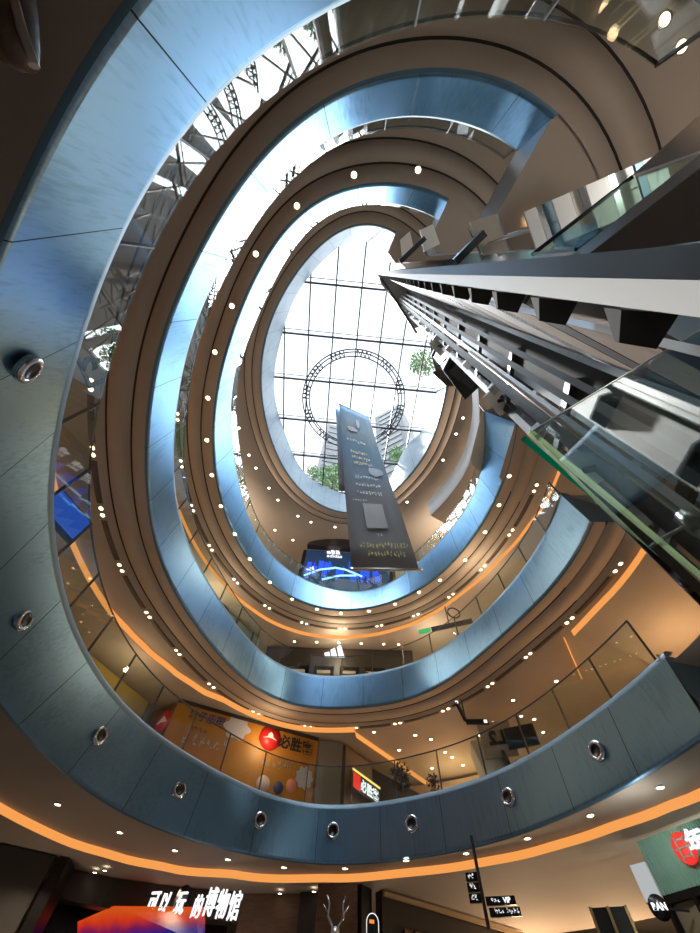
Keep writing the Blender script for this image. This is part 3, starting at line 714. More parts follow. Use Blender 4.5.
# ------------------------------------------------------- second floor (behind lowest ring)
def wallquad(a, c, z0, z1, th, m, name, label, cat, group=None):
    """upright slab standing along a -> c in plan; returns (object, frame fn)"""
    a = Vector((a[0], a[1], 0)); c = Vector((c[0], c[1], 0)); d = (c-a).normalized(); n_ = Vector((-d.y, d.x, 0)); mid = (a+c)/2
    root = thing(name, label, cat, (mid.x, mid.y, z0), group)
    b = MB(); L = (c-a).length
    q = [-d*L/2, d*L/2, d*L/2+n_*th, -d*L/2+n_*th]
    b.hull(q, [p+Vector((0,0,z1-z0)) for p in q], m); b.obj('body', root)
    def fr(u, v, out=.02):
        o = mid + d*((u-.5)*L) - n_*out; o.z = z0 + (z1-z0)*v
        return frame(o, d, (0,0,1))
    return root, fr, L, z1-z0
def disc(root, mtx, r, m, name, sx=1., th=.02, n=32):
    b = MB(); b.lathe([(0, th), (r, th), (r, 0)], m, n=n); o = b.obj(name, root)
    o.data.transform(Matrix.Diagonal((sx, 1, 1, 1))); o.data.transform(Matrix.Translation(-root.location) @ mtx); return o
def plate(root, mtx, w, h, m, name, th=.02, corner=0.):
    b = MB(); q = [(-w/2,-h/2),(w/2,-h/2),(w/2,h/2),(-w/2,h/2)]
    b.hull([(*p, 0) for p in q], [(*p, th) for p in q], m); o = b.obj(name, root)
    o.data.transform(Matrix.Translation(-root.location) @ mtx); return o
def blob(root, mtx, r, m, name, lob=7, amp=.12, sx=1.):
    b = MB(); q = [(sx*r*(1+amp*cos(lob*2*PI*k/56))*cos(2*PI*k/56), r*(1+amp*cos(lob*2*PI*k/56))*sin(2*PI*k/56)) for k in range(56)]
    b.hull([(*p, 0) for p in q], [(*p, .015) for p in q], m); o = b.obj(name, root)
    o.data.transform(Matrix.Translation(-root.location) @ mtx); return o
M_ORANGE = mat('orange hoarding', (.46, .19, .022), rough=.5, noise=(1.2, .08, (1,1,1)))
M_RED = mat('red sign', (.62, .02, .02), rough=.4); M_REDL = emis('red lit sign', (.9, .03, .02), .9)
M_BLK = mat('black print', (.02, .02, .025), rough=.5); M_NAVY = mat('navy print', (.05, .06, .18), rough=.5)
M_PINK = mat('pale pink print', (.62, .48, .46), rough=.6); M_LILP = mat('pale lilac print', (.5, .48, .55), rough=.6); M_CORAL = mat('coral print', (.7, .25, .18), rough=.6)
def W2(px, py, z): return W(px, py, z-EYE)
a, c = W2(179, 700, 10.35), W2(318, 739, 10.35)
root, fr, L, H = wallquad(a, c, 6.9, 10.35, .2, M_ORANGE, 'shop_hoarding', 'orange printed shop hoarding with round red logo and black characters on the second floor', 'hoarding')
uv = lambda px, py: None
import mathutils
def locate(a, c, z0, z1, px, py):
    """u, v on an upright plane a-c for a bearing"""
    A = Vector((a.x, a.y, 0)); D = Vector((c.x-a.x, c.y-a.y, 0)); r = W(px, py, 1.) - Vector((0,0,EYE)); n_ = Vector((-D.y, D.x, 0))
    k = A.dot(n_)/r.dot(n_); P = r*k
    return ((P-A).dot(D)/D.dot(D), (P.z+EYE-z0)/(z1-z0))
def H_(px, py): return locate(a, c, 6.9, 10.35, px, py)
rl = disc(root, fr(*H_(270, 738)), .46, M_RED, 'round_logo')
b_ = [(-.3,-.06),(-.12,.02),(-.1,.12),(.0,.2),(.1,.12),(.12,.02),(.3,-.06),(.1,-.02),(-.1,-.02)]
b = MB(); b.hull([(*p, 0) for p in b_], [(*p, .03) for p in b_], M_WHITE); o = b.obj('logo_hat', root); o.data.transform(Matrix.Translation(-root.location) @ fr(*H_(270, 738), .04)); o.parent = rl
text('必胜客', .52, fr(*H_(296, 746)), M_BLK, root, .01, bold=.012)
text('亲子乐园', .38, fr(*H_(207, 719)), M_NAVY, root, .01, bold=.008)
blob(root, fr(*H_(237, 728)), .42, M_LILP, 'cloud_print', 6, .14, 1.25)
blob(root, fr(*H_(304, 778)), .36, M_LILP, 'cloud_print', 9, .1)
disc(root, fr(*H_(263, 784)), .27, M_PINK, 'round_print', th=.012); disc(root, fr(*H_(291, 786)), .22, M_CORAL, 'round_print', th=.012)
disc(root, fr(*H_(278, 788)), .2, M_NAVY, 'round_print', th=.012)
rnd = random.Random(4)
def glyphs(root, fr, u0, v0, n, size, m, name='printed_line'):
    """a line of small strokes standing for print too small to read"""
    b = MB()
    for k in range(n):
        for q in range(5):
            x = k*size*1.05 + rnd.uniform(0, .6)*size; y = rnd.uniform(-.5, .4)*size
            if q % 2: w, h = size*rnd.uniform(.3, .5), size*.1
            else: w, h = size*.1, size*rnd.uniform(.3, .6)
            b.hull([(x, y, 0), (x+w, y, 0), (x+w, y+h, 0), (x, y+h, 0)], [(x, y, .01), (x+w, y, .01), (x+w, y+h, .01), (x, y+h, .01)], m)
    o = b.obj(name, root); o.data.transform(Matrix.Translation(-root.location) @ fr(u0, v0)); return o
glyphs(root, fr, *H_(182, 738), 6, .3, M_LILP); glyphs(root, fr, *H_(262, 762), 6, .2, M_LILP); glyphs(root, fr, *H_(190, 728), 4, .17, M_BLK)
plate(root, fr(.5, .985, .05), L, .12, M_DARKW, 'top_edge', .05)
a2 = W2(150, 712, 10.35); c2 = a.lerp(a2, .12)
root, fr2, L2, H2 = wallquad(a2, c2, 6.9, 10.3, .2, M_WOOD, 'shop_hoarding', 'narrow brown return of the orange hoarding with a tilted red roundel', 'hoarding')
rl = disc(root, fr2(*locate(Vector((a2.x,a2.y,0)), c2, 6.9, 10.3, 163, 722)), .45, M_RED, 'round_logo')
b_ = [(-.3,-.06),(.0,.2),(.1,.12),(.3,-.06),(-.1,-.02)]
b = MB(); b.hull([(*p, 0) for p in b_], [(*p, .03) for p in b_], M_WHITE); o = b.obj('logo_hat', root); o.data.transform(Matrix.Translation(-root.location) @ fr2(*locate(a2, c2, 6.9, 10.3, 163, 722), .04)); o.parent = rl
# grey pier and dark shop right of the hoarding
p0, p1, p2 = W2(320, 740, 10.3), W2(343, 743, 10.3), W2(372, 765, 10.3)
root, f3, _, _ = wallquad(p0, p1, 6.9, 10.3, .3, mat('grey stone pier', (.20, .18, .16), rough=.5), 'stone_pier', 'grey stone pier right of the orange hoarding on the second floor', 'pier')
root, f3, _, _ = wallquad(p1.lerp(p2, .1), p2, 6.9, 10.3, .3, mat('grey brown shop wall', (.17, .14, .12), rough=.5), 'storefront', 'grey brown shop front with a lit red sign right of the pier', 'shop front')
k = locate(p1, p2, 6.9, 10.3, 357, 790)
q_ = f3(k[0], k[1], .3)
root = thing('lit_sign', 'small lit shop sign with red square and white characters above the balustrade', 'sign', q_.translation)
sb = plate(root, q_, 2.0, .62, M_BLACK, 'sign_box', .1)
def sh(m_, dx, dy, dz=.11): return m_ @ Matrix.Translation((dx, dy, dz))
plate(root, sh(q_, -.7, 0), .5, .5, M_REDL, 'red_square', .02).parent = sb
text('必胜客', .44, sh(q_, .25, -.02), M_WHITEL, root, .01, bold=.008).parent = sb
plate(root, sh(q_, 0, .34), 2.0, .06, emis('amber line', (1., .6, .15), 1.5), 'light_line', .04)
p3, p4 = W2(366, 757, 10.3), W2(410, 790, 9.2)
p3 = p3 + Vector((.35, .75, 0))
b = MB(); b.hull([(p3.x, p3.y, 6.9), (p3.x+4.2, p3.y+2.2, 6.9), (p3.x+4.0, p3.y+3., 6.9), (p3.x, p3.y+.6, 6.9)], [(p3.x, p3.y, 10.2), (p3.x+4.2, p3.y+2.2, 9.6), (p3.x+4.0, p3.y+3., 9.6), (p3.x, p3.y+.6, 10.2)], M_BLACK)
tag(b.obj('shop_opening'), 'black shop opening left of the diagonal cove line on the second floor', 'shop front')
# diagonal coves of the side passage
for (pa, pb, lab) in (((350, 728), (440, 790), 'orange cove line running diagonally back into the far passage'), ((564, 637), (580, 674), 'short orange cove line dropping beside the right passage')):
    u, v = W2(*pa, 10.6), W2(*pb, 10.6); d = (v-u).normalized(); n_ = Vector((-d.y, d.x, 0))
    b = MB(); b.hull([u, v, v+Vector((0,0,-.2)), u+Vector((0,0,-.2))], [u+n_*.03, v+n_*.03, v+n_*.03+Vector((0,0,-.2)), u+n_*.03+Vector((0,0,-.2))], M_COVE); tag(b.obj('cove_light'), lab, 'cove light')
b = MB(); b.box((10, 23.6, 10.64), (18, 12, .04), M_SOF); b.box((14, 12, 10.63), (9, 8, .04), M_SOF); struct(b.obj('ceiling_passage'))
b = MB(); b.box((10, 29, 10), (24, .2, 8), M_WALL); struct(b.obj('wall_passage'))
b = MB(); b.box((10, 23.5, 6.83), (20, 12, .06), M_GFLOOR); b.box((14, 12, 6.83), (9, 8, .06), M_GFLOOR); struct(b.obj('floor_passage'))
# hanging signs under the galleries
def hang_sign(px, py, h, label, scale=1., yaw=0., glow=True):
    p = W(px, py, h); root = thing('hanging_sign', label, 'sign', p); R = Matrix.Rotation(yaw, 4, 'Z')
    def add(b, n): o = b.obj(n, root); o.data.transform(R); return o
    b = MB(); b.box((0, 0, .55*scale), (.05, .05, 1.1*scale), M_DSTEEL); add(b, 'pole')
    b = MB(); b.box((.55*scale, 0, 0), (1.1*scale, .07, .22*scale), M_BLACK); add(b, 'board')
    b = MB(); b.box((.95*scale, -.04, 0), (.16*scale, .02, .14*scale), M_WHITEL); add(b, 'lit_symbol')
    b = MB(); b.bar((0,0,.05), (-.35*scale, -.3, .75*scale), .08, .2*scale, M_BLACK); add(b, 'side_board')
    b = MB(); b.box((-.33*scale, -.32, .72*scale), (.14*scale, .03, .12*scale), M_WHITEL); add(b, 'lit_symbol')
    return root
hang_sign(466, 722, 7.6, 'black hanging direction sign under the second ring with white lit symbols', .72, -.15)
root = thing('exit_sign', 'dark hanging sign bar with a green lit end on the third floor', 'sign', W(450, 628, 12.3))
b = MB(); b.bar((-.9, .1, -.1), (1.0, -.5, .1), .1, .22, M_BLACK); b.obj('board', root)
b = MB(); b.bar((-1.5, .3, -.15), (-.95, .12, -.1), .08, .22, emis('green exit light', (.05, .55, .15), .7)); b.obj('lit_box', root)
b = MB(); b.tube([(0,0,0), (0,0,1.3)], .03, M_DSTEEL); b.obj('pole', root)
b = MB(); b.tube([(.3+.3*cos(k*PI/8), -.2, .75+.3*sin(k*PI/8)) for k in range(17)], .04, M_DSTEEL); b.obj('ring_emblem', root)
# lift lobby marker and escalator end seen over the balustrade
e0, e1 = W2(470, 741, 9.9), W2(503, 775, 7.6)
root = thing('escalator', 'white sided escalator rising behind the lowest balustrade', 'escalator', (e1.x, e1.y, 6.9)); o_ = -Vector(root.location)
q = [Vector((e0.x, e0.y, 9.9)), Vector((e0.x+.9, e0.y-.3, 9.9)), Vector((e1.x+.4, e1.y, 7.0)), Vector((e1.x-.4, e1.y, 7.0))]
b = MB(); b.hull([p+o_ for p in q], [p+o_+Vector((.3, 1.2, 0)) for p in q], M_WHITE); b.obj('side_panel', root)
b = MB(); b.bar(q[1]+o_+Vector((0,-.1,.1)), q[2]+o_+Vector((0,-.1,.1)), .12, .3, M_DSTEEL); b.obj('handrail', root)
lp = W2(497, 738, 9.3); root = thing('level_marker', 'dark level marker reading L2 in reverse behind the glass', 'sign', lp)
text('L2', .62, frame(lp, (-1, .35, 0), (0,0,1)), M_BLK, root, .02, bold=.02)
mm = frame(lp, (1, -.35, 0), (0,0,1)); plate(root, mm @ Matrix.Translation((0,0,-.12)), 1.2, 1.2, mat('sand panel', (.42,.33,.24), rough=.5), 'panel', .05)
q_ = frame(W2(521, 736, 9.2), (1, -.55, 0), (0,0,1)); root = thing('display_screen', 'dark screen panel beside the level marker on the second floor', 'screen', q_.translation)
plate(root, q_, 1.0, .6, M_BLACK, 'display', .06); plate(root, sh(q_, 0, 0, -.06), 1.1, .7, M_DSTEEL, 'bezel', .05)
# potted shrubs on the second floor
def shrub(p, s, label, seed, col):
    rr = random.Random(seed); root = thing('potted_shrub', label, 'plant', p)
    b = MB(); b.lathe([(0,0),(.2*s,0),(.26*s,.45*s),(.22*s,.45*s),(0,.42*s)], M_DARKW); b.obj('pot', root)
    b = MB(); b.tube([(0,0,.4*s),(.03,0,.9*s)], .025*s, M_BARK, n=6); b.obj('stem', root)
    b = MB(); m = mat('shrub leaf %d' % seed, col, rough=.7)
    for k in range(160):
        u = Vector((rr.gauss(0,1), rr.gauss(0,1), rr.gauss(0,1.4))).normalized()*rr.random()**.5*.42*s + Vector((0,0,1.15*s)); t_ = Vector((rr.gauss(0,1), rr.gauss(0,1), rr.gauss(0,1))).normalized(); w = t_.orthogonal().normalized()
        b.face([u-t_*.1*s, u+w*.045*s, u+t_*.1*s, u-w*.045*s], m)
    b.obj('foliage', root)
p = W2(404, 788, 7.5); shrub((p.x, p.y+.4, 6.88), .95, 'dark potted shrub behind the lowest balustrade left of the cove line', 1, (.03,.035,.03))
p = W2(437, 786, 7.3); shrub((p.x, p.y+.4, 6.88), .6, 'low brown potted shrub behind the lowest balustrade', 2, (.10,.05,.025))
# second floor shop on the left, its yellow light put into the wall colour
a, c = W2(78, 640, 10.3), W2(150, 700, 10.3)
root, f4, L4, H4 = wallquad(a, c, 6.9, 10.2, .2, mat('yellow lit shop wall', (.34, .24, .05), rough=.5), 'storefront', 'shop front with yellow light put into its colour at the left end of the second floor', 'shop front')
plate(root, f4(.5, .62, .1), L4*.8, .5, M_WHITE, 'white_band', .08); plate(root, f4(.5, .3, .1), L4*.7, .6, M_DARKW, 'dark_window', .05)
a, c = W2(62, 488, 10.0), W2(93, 524, 10.0)  # glowing slab added as the reflection of a blue screen
root, f5, L5, H5 = wallquad(a, c, 9.1, 10.0, .08, M_BLACK, 'screen_reflection', 'blue glowing slab standing in for a screen reflection at the left balustrade of the second floor', 'screen')
plate(root, f5(.5, .5, .04), L5*.92, H5*.8, emis('blue screen reflection', (.03, .15, .9), .45), 'display', .03)
# reversed level letters on the left
lp = W2(90, 372, 9.6); root = thing('level_marker', 'dark level letters on the glass at the left of the lowest gallery', 'sign', lp)
text('L2', .7, frame(lp, (-.2, -1, 0), (0,0,1)), M_BLK, root, .02, bold=.02)

# ------------------------------------------------------------- third and fourth floor shops
def logo_bars(root, mtx, s, m):
    """three slanting bars rising to a peak"""
    for k, (x, w, h) in enumerate(((-.62, .36, .42), (-.12, .36, .78), (.40, .36, 1.1))):
        q = [(x-.18, 0), (x+w-.0, 0), (x+w*.2-.02, h), (x-.18-.0+ -.12, h*.78)]
        q = [(x-.2, 0), (x+.22, 0), (x+.22-.30*h, h*.98), (x-.2-.17*h+.0, h*.72)]
        b = MB(); b.hull([(p[0]*s, p[1]*s, 0) for p in q], [(p[0]*s, p[1]*s, .04) for p in q], m); o = b.obj('logo_bar', root); o.data.transform(Matrix.Translation(-root.location) @ mtx)
a, c = W2(256, 636, 15.3), W2(425, 640, 15.3)
root, f6, L6, H6 = wallquad((-3.9, 19.2), (4.3, 18.6), 12.1, 15.25, .3, M_DARKW, 'storefront', 'dark shop front with a white triangular logo on the third floor', 'shop front')
A6, C6 = Vector((-3.9, 19.2, 0)), Vector((4.3, 18.6, 0))
q_ = f6(*locate(A6, C6, 12.1, 15.25, 336, 658), .06); logo_bars(root, q_, .75, M_WHITEL)
for k in range(6):
    u = .08 + .165*k; plate(root, f6(u, .34, .05), 1.05, 1.9, glass('shop window', tint=(.5,.5,.5)), 'display_window', .03)
    plate(root, f6(u, .5, .1), .7, .16, mat('shelf', (.5,.42,.3), rough=.5), 'shelf', .2)
downlights(dl_mesh(.07, M_LAMP), [Matrix.Translation((0,0,0)) @ f6(u, .93, .8).translation for u in (.2, .35, .5, .65, .8, .9)], 'warm spot lamp in front of the dark logo shop on the third floor', 'spots of the third floor shop')
a = Vector((-8.2, 13.4, 0)); c = Vector((-4.3, 18.6, 0))
root, f7, L7, H7 = wallquad(a, c, 12.1, 15.2, .3, mat('pale green shop glass', (.30, .36, .31), rough=.15, metal=.2), 'storefront', 'pale green glazed shop front at the left of the third floor', 'shop front')
for k in range(5): plate(root, f7(.1+.2*k, .5, .05), .08, H7, M_DSTEEL, 'mullion', .06)
for k in range(4): plate(root, f7(.2+.2*k, .25, .08), .7, .25, emis('shop light', (1., .85, .6), 1.), 'lamp', .03)
# blue screen shop on the top gallery
scr_a, scr_c = Vector((-2.75, 17.15, 0)), Vector((3.3, 17.15, 0))
root, f8, L8, H8 = wallquad(scr_a, scr_c, 17.4, 21.3, .4, M_BLACK, 'screen_shop', 'dark arched shop front with glowing blue stadium screen on the top gallery', 'shop front')
def LS(px, py): return locate(scr_a, scr_c, 17.4, 21.3, px, py)
M_SCRN = emis('deep blue screen', (.005, .035, .10), .8)
M_SB = emis('bright blue screen', (.02, .09, .85), 1.1); M_SL = emis('cyan light line', (.35, .75, 1.), 1.5)
b = MB(); q = [(L8*(.46)*cos(PI*k/24), H8*.22*sin(PI*k/24)) for k in range(25)]
b.hull([(*p, 0) for p in q], [(*p, .4) for p in q], M_DARKW); o = b.obj('arched_top', root); o.data.transform(Matrix.Translation(-root.location) @ f8(.5, 1., .1))
plate(root, f8(.5, .56, .05), L8*.92, H8*.85, M_SCRN, 'display', .03)
rb = random.Random(9)
for k in range(46):
    u = rb.uniform(.08, .92); plate(root, f8(u, .52+rb.uniform(-.1, .12), .09), rb.uniform(.05, .35), rb.uniform(.3, 1.1), M_SB, 'display_glow', .01)
for pts in ([(304, 577), (320, 571), (334, 569.5)], [(334, 569), (345, 571), (362, 578)], [(322, 581), (340, 577), (356, 577)]):
    b = MB(); b.tube([f8(*LS(*p), .13).translation - root.location for p in pts], .06, M_SL, n=6); b.obj('light_line', root)
q_ = f8(*LS(334.5, 555.5), .12); logo_bars(root, q_, .62, M_WHITEL)
text('adidas', .42, f8(*LS(334.5, 557.5), .12) , M_WHITEL, root, .01, bold=.006)
q_ = f8(*LS(311, 572), .12); logo_bars(root, q_, .35, M_WHITEL)
root, f9, L9, H9 = wallquad((3.5, 17.2), (7.2, 15.2), 17.4, 20.2, .3, mat('pale shop wall', (.55, .58, .50), rough=.5), 'storefront', 'pale shop front with green planting right of the banner on the top gallery', 'shop front')
blob(root, f9(.35, .5, .1), .8, mat('green print', (.10, .32, .10), rough=.6), 'green_print', 5, .2)

# ------------------------------------------------------------------- ground floor
gp = [W(*p, 3.75) for p in ((-60, 838), (0, 852), (51, 861), (100, 876), (240, 890), (310, 890))]
bulk = [(-7.5, 16.1), (-6.2, 16.7), (-4.8, 17.0), (-3.6, 17.1), (-2.5, 17.1)]
root = thing('shop_bulkhead', 'dark brown bulkhead above the museum shop on the ground floor', 'bulkhead', (*bulk[2], 4.6)); o_ = -Vector(root.location)
b = MB()
b.grid([[Vector((x, y, 5.41))+o_, Vector((x, y, 4.83))+o_, Vector((x+.1, y+.5, 4.83))+o_] for x, y in bulk], M_DARKW, smooth=False); b.obj('face', root)
root = thing('shop_interior', 'black back wall of the museum shop behind the dark bulkhead', 'shop', (-5, 19, 0))
b = MB(); b.grid([[(x+5-.2, y-19+1.2, 0), (x+5-.2, y-19+1.2, 5.4)] for x, y in bulk], M_BLACK, smooth=False); b.obj('back_wall', root)
M_SCR = bpy.data.materials.new('red blue screen'); M_SCR.use_nodes = True; nt = M_SCR.node_tree; pb = nt.nodes['Principled BSDF']
tc = nt.nodes.new('ShaderNodeTexCoord'); sx = nt.nodes.new('ShaderNodeSeparateXYZ'); rp = nt.nodes.new('ShaderNodeValToRGB'); nz_ = nt.nodes.new('ShaderNodeTexNoise'); nz_.inputs['Scale'].default_value = 2.; ad = nt.nodes.new('ShaderNodeMath'); ad.operation = 'MULTIPLY_ADD'; ad.inputs[1].default_value = .25
nt.links.new(tc.outputs['Generated'], sx.inputs[0]); nt.links.new(tc.outputs['Object'], nz_.inputs[0]); nt.links.new(nz_.outputs[0], ad.inputs[0]); nt.links.new(sx.outputs[2], ad.inputs[2]); nt.links.new(ad.outputs[0], rp.inputs[0])
el = rp.color_ramp.elements; el[0].position = .0; el[0].color = (.0, .0, .03, 1); el[1].position = 1.; el[1].color = (.8, .10, .01, 1)
for pos, col in ((.45, (.01, .01, .25, 1)), (.62, (.25, .01, .08, 1)), (.8, (.75, .04, .01, 1))):
    e = el.new(pos); e.color = col
nt.links.new(rp.outputs[0], pb.inputs['Emission Color']); pb.inputs['Emission Strength'].default_value = .7; pb.inputs['Base Color'].default_value = (.01,.01,.01,1)
a, c = W(62, 926, 2.75), W(216, 906, 2.95)
sa, sb, sc_, sd = W(52, 932, 3.0), W(110, 907, 3.2), W(192, 906, 3.3), W(200, 940, 2.6)
b = MB(); o_ = Vector((5, -19, 0))
pl = [W(60, 930, 3.02), W(115, 906, 3.28), W(205, 907, 3.25), W(205, 945, 2.5), W(60, 960, 2.5)]
c_ = sum(pl, Vector())/5; b.face([p-c_ for p in pl], M_SCR); o = b.obj('glowing_screen', None, c_); tag(o, 'red and blue glowing screen in the dark museum shop under the white characters', 'screen'); m_ = o.modifiers.new('thick', 'SOLIDIFY'); m_.thickness = .08
# lit sign letters hanging before the bulkhead
la, lc = W(147, 906, 3.28), W(240, 906, 3.2)
la.z = lc.z = 4.87
root = thing('lit_lettering_sign', 'glowing white seven character sign below the museum shop bulkhead', 'sign', (la+lc)/2)
d = (lc-la); L_ = d.length
LA, LC = Vector((la.x, la.y, 0)), Vector((lc.x, lc.y, 0))
def LT(px, py): 
    u, v = locate(LA, LC, 0, 1, px, py); p = LA.lerp(LC, u); p.z = v; return p
shear = Matrix(((1, .10, 0, 0), (0, 1, 0, 0), (0, 0, 1, 0), (0, 0, 0, 1)))
for ch, px, py, s_ in (('可', 152, 905, .54), ('以', 163.5, 906, .52), ('玩', 180, 904.5, .50), ('的', 197, 908.5, .48), ('博', 210, 904, .58), ('物', 222, 906, .58), ('馆', 234, 908, .58)):
    text(ch, s_, frame(LT(px, py), d, (0,0,1)) @ shear, M_WHITEL, root, .03, name='lit_character', squash=.62, bold=.003)
p = LT(181, 902); disc(root, frame(p + Vector((0,.12,0)), d, (0,0,1)), .36, M_BLACK, 'dark_disc', sx=.7, th=.03)
# pier at far left
p0, p1, p2 = W(-60, 836, 3.7), W(53, 861, 3.7), W(60, 866, 3.7)
root, f_, _, _ = wallquad((p0.x, p0.y), (p1.x, p1.y), 0, 5.4, .5, mat('dark grey pier', (.05, .045, .04), rough=.5), 'stone_pier', 'dark grey wall pier at the lower left of the ground floor', 'pier')
b = MB(); b.prism([(p1.x+.08, p1.y+.02), (p1.x+.36, p1.y+.1), (p1.x+.36, p1.y+.7), (p1.x+.08, p1.y+.6)], 0, 5.4, M_BLACK); tag(b.obj('black_pillar'), 'black post at the edge of the dark grey pier', 'post')
# brown columns and shop fronts, centre
for (xa, xb, m, nm, lab, d_) in ((300, 318, M_DARKW, 'storefront', 'dark shop front left of the brown column on the ground floor', .7), (318, 357, M_WOOD, 'wood_column', 'broad brown wood clad column on the ground floor', .0), (357, 362, M_BLACK, 'black_pillar', 'thin black post right of the brown wood column', .1)):
    p, q = W(xa, 890, 3.7), W(xb, 889, 3.7)
    root, f_, _, _ = wallquad((p.x, p.y+d_), (q.x, q.y+d_), 0, 5.42, .5, m, nm, lab, 'column' if 'column' in nm else ('post' if 'post' in nm else 'shop front'))
p, q = W(241, 893, 3.7), W(302, 893, 3.7)
root, f_, L_, _ = wallquad((p.x, p.y+.6), (q.x, q.y+.6), 4.3, 5.42, .3, M_WOOD, 'storefront', 'brown lintel between the museum shop and the wood column', 'lintel')
p, q = W(364, 890, 3.72), W(520, 935, 3.75); p = p.lerp(q, .10)
root, f_, L_, H_l = wallquad(p, q, 0, 5.42, .3, M_DARKW, 'storefront', 'dark brown shop front running back from the wood column', 'shop front')
plate(root, f_(.5, .985, .06), L_, .10, mat('brass strip', (.50, .36, .20), rough=.4, metal=.3), 'cornice', .08)
plate(root, f_(.35, .80, .06), L_*.45, .9, M_WOOD, 'wood_panel', .06)
for k in range(3): plate(root, f_(.18+.16*k, .79, .14), .05, 1.0, M_DSTEEL, 'mullion', .05)
b = MB(); x0 = f_(.22, .865, .2)
p = W(372, 925, 2.75); q_ = frame(p, (1, .12, 0), (0,0,1))
root = thing('arched_sign', 'small black arched shop sign with white outline on the ground floor', 'sign', p)
b = MB(); q = [(-.16, -.4), (.16, -.4)] + [(.16*cos(PI*k/16), .02+.16*sin(PI*k/16)) for k in range(17)]
b.hull([(*v, 0) for v in q], [(*v, .06) for v in q], M_BLACK); o = b.obj('board', root); o.data.transform(Matrix.Translation(-root.location) @ q_)
b = MB(); b.tube([(v[0]*.92, v[1]*.95, .07) for v in q], .008, M_WHITEL, n=5, closed=True); o = b.obj('outline', root); o.data.transform(Matrix.Translation(-root.location) @ q_)
plate(root, sh(q_, -.02, .04, .065), .12, .06, emis('orange emblem', (.9, .25, .05), 1.), 'emblem', .01)
# antlered figurine
p = W(335, 932, 2.45); root = thing('antler_figurine', 'pale antlered figurine standing before the brown wood column', 'figurine', p)
b = MB(); b.tube([(0,0,-.9),(0,0,-.3),(.0,-.02,-.1),(0,-.05,.05)], [.22,.2,.12,.09], M_STEEL, n=10); b.tube([(0,-.02,-.02),(0,-.16,-.02),(0,-.26,-.08)], [.09,.08,.04], M_STEEL, n=8); b.obj('body', root)
for sgn in (-1, 1):
    b = MB(); b.tube([(sgn*.05,0,.05),(sgn*.18,0,.22),(sgn*.16,0,.42),(sgn*.22,0,.55)], [.03,.03,.02,.01], M_STEEL, n=6); b.tube([(sgn*.17,0,.25),(sgn*.30,0,.4)], [.02,.008], M_STEEL, n=6); b.obj('antler', root)
b = MB(); b.box((0, 0, -1.7), (.5, .5, 1.6), M_DARKW); b.box((0,0,-(p.z)/1+ (p.z-2.5)/2), (.4,.4,p.z-2.4), M_DARKW); b.obj('plinth', root)
# direction sign on the ground floor
p = W(486, 915, 2.6); top = W(474, 857, 3.78)
root = thing('direction_sign', 'black ground floor direction sign with four boards on one hanging pole', 'sign', p)
b = MB(); b.box((0,0,(5.45-p.z)/2-.1), (.06,.06,5.45-p.z+.2), M_DSTEEL); b.obj('pole', root)
dx = Vector((.93, -.36, 0))
for k, (dz, w, o1) in enumerate(((.18, .62, .06), (.02, .64, .09))):
    m_ = frame(p + dx*(o1+w/2) + Vector((0,0,dz)), dx, (0,0,1)); plate(root, m_, w, .13, M_BLACK, 'board', .06)
    glyphs(root, (lambda m_: (lambda u, v: m_ @ Matrix.Translation((-.2, 0, .065))))(m_), 0, 0, 3, .06, M_WHITEL, 'board_symbols')
    if k == 0: text('VIP', .11, m_ @ Matrix.Translation((.13, 0, .065)), M_WHITEL, root, .005, bold=.004)
    else: glyphs(root, (lambda m_: (lambda u, v: m_ @ Matrix.Translation((.05, 0, .065))))(m_), 0, 0, 4, .06, M_WHITEL, 'board_symbols')
dy = Vector((-.42, -.9, 0))
for k, dz in enumerate((.22, .38, .54)):
    m_ = frame(p + Vector((-.16, .0, dz)), (.9, -.4, 0), (0,0,1)); plate(root, m_, .26, .14, M_BLACK, 'side_board', .06)
    glyphs(root, (lambda m_: (lambda u, v: m_ @ Matrix.Translation((-.08, 0, .065))))(m_), 0, 0, 2, .07, M_WHITEL, 'board_symbols')
# beige ceiling and back walls on the right of the ground floor
b = MB(); b.box((7, 22, 4.0), (14, .2, 2.8), mat('sand bulkhead', (.42, .31, .22), rough=.7)); b.box((7, 21.8, 2.2), (14, .2, 2.), M_WOOD); b.box((8, 22.4, 2.), (18, .2, 7), M_DARKW); struct(b.obj('wall_ground'))
p, q = W(590, 908, 3.0), W(625, 906, 3.0)
root, f_, L_, _ = wallquad(p, q, 0, p.z, .2, M_BLACK, 'framed_doorway', 'black framed doorway with gold edges at the back right of the ground floor', 'door')
for u in (0., .5, 1.): plate(root, f_(u, .5, .04), .06, p.z, mat('gold frame', (.45, .32, .15), rough=.3, metal=.6), 'jamb', .05)
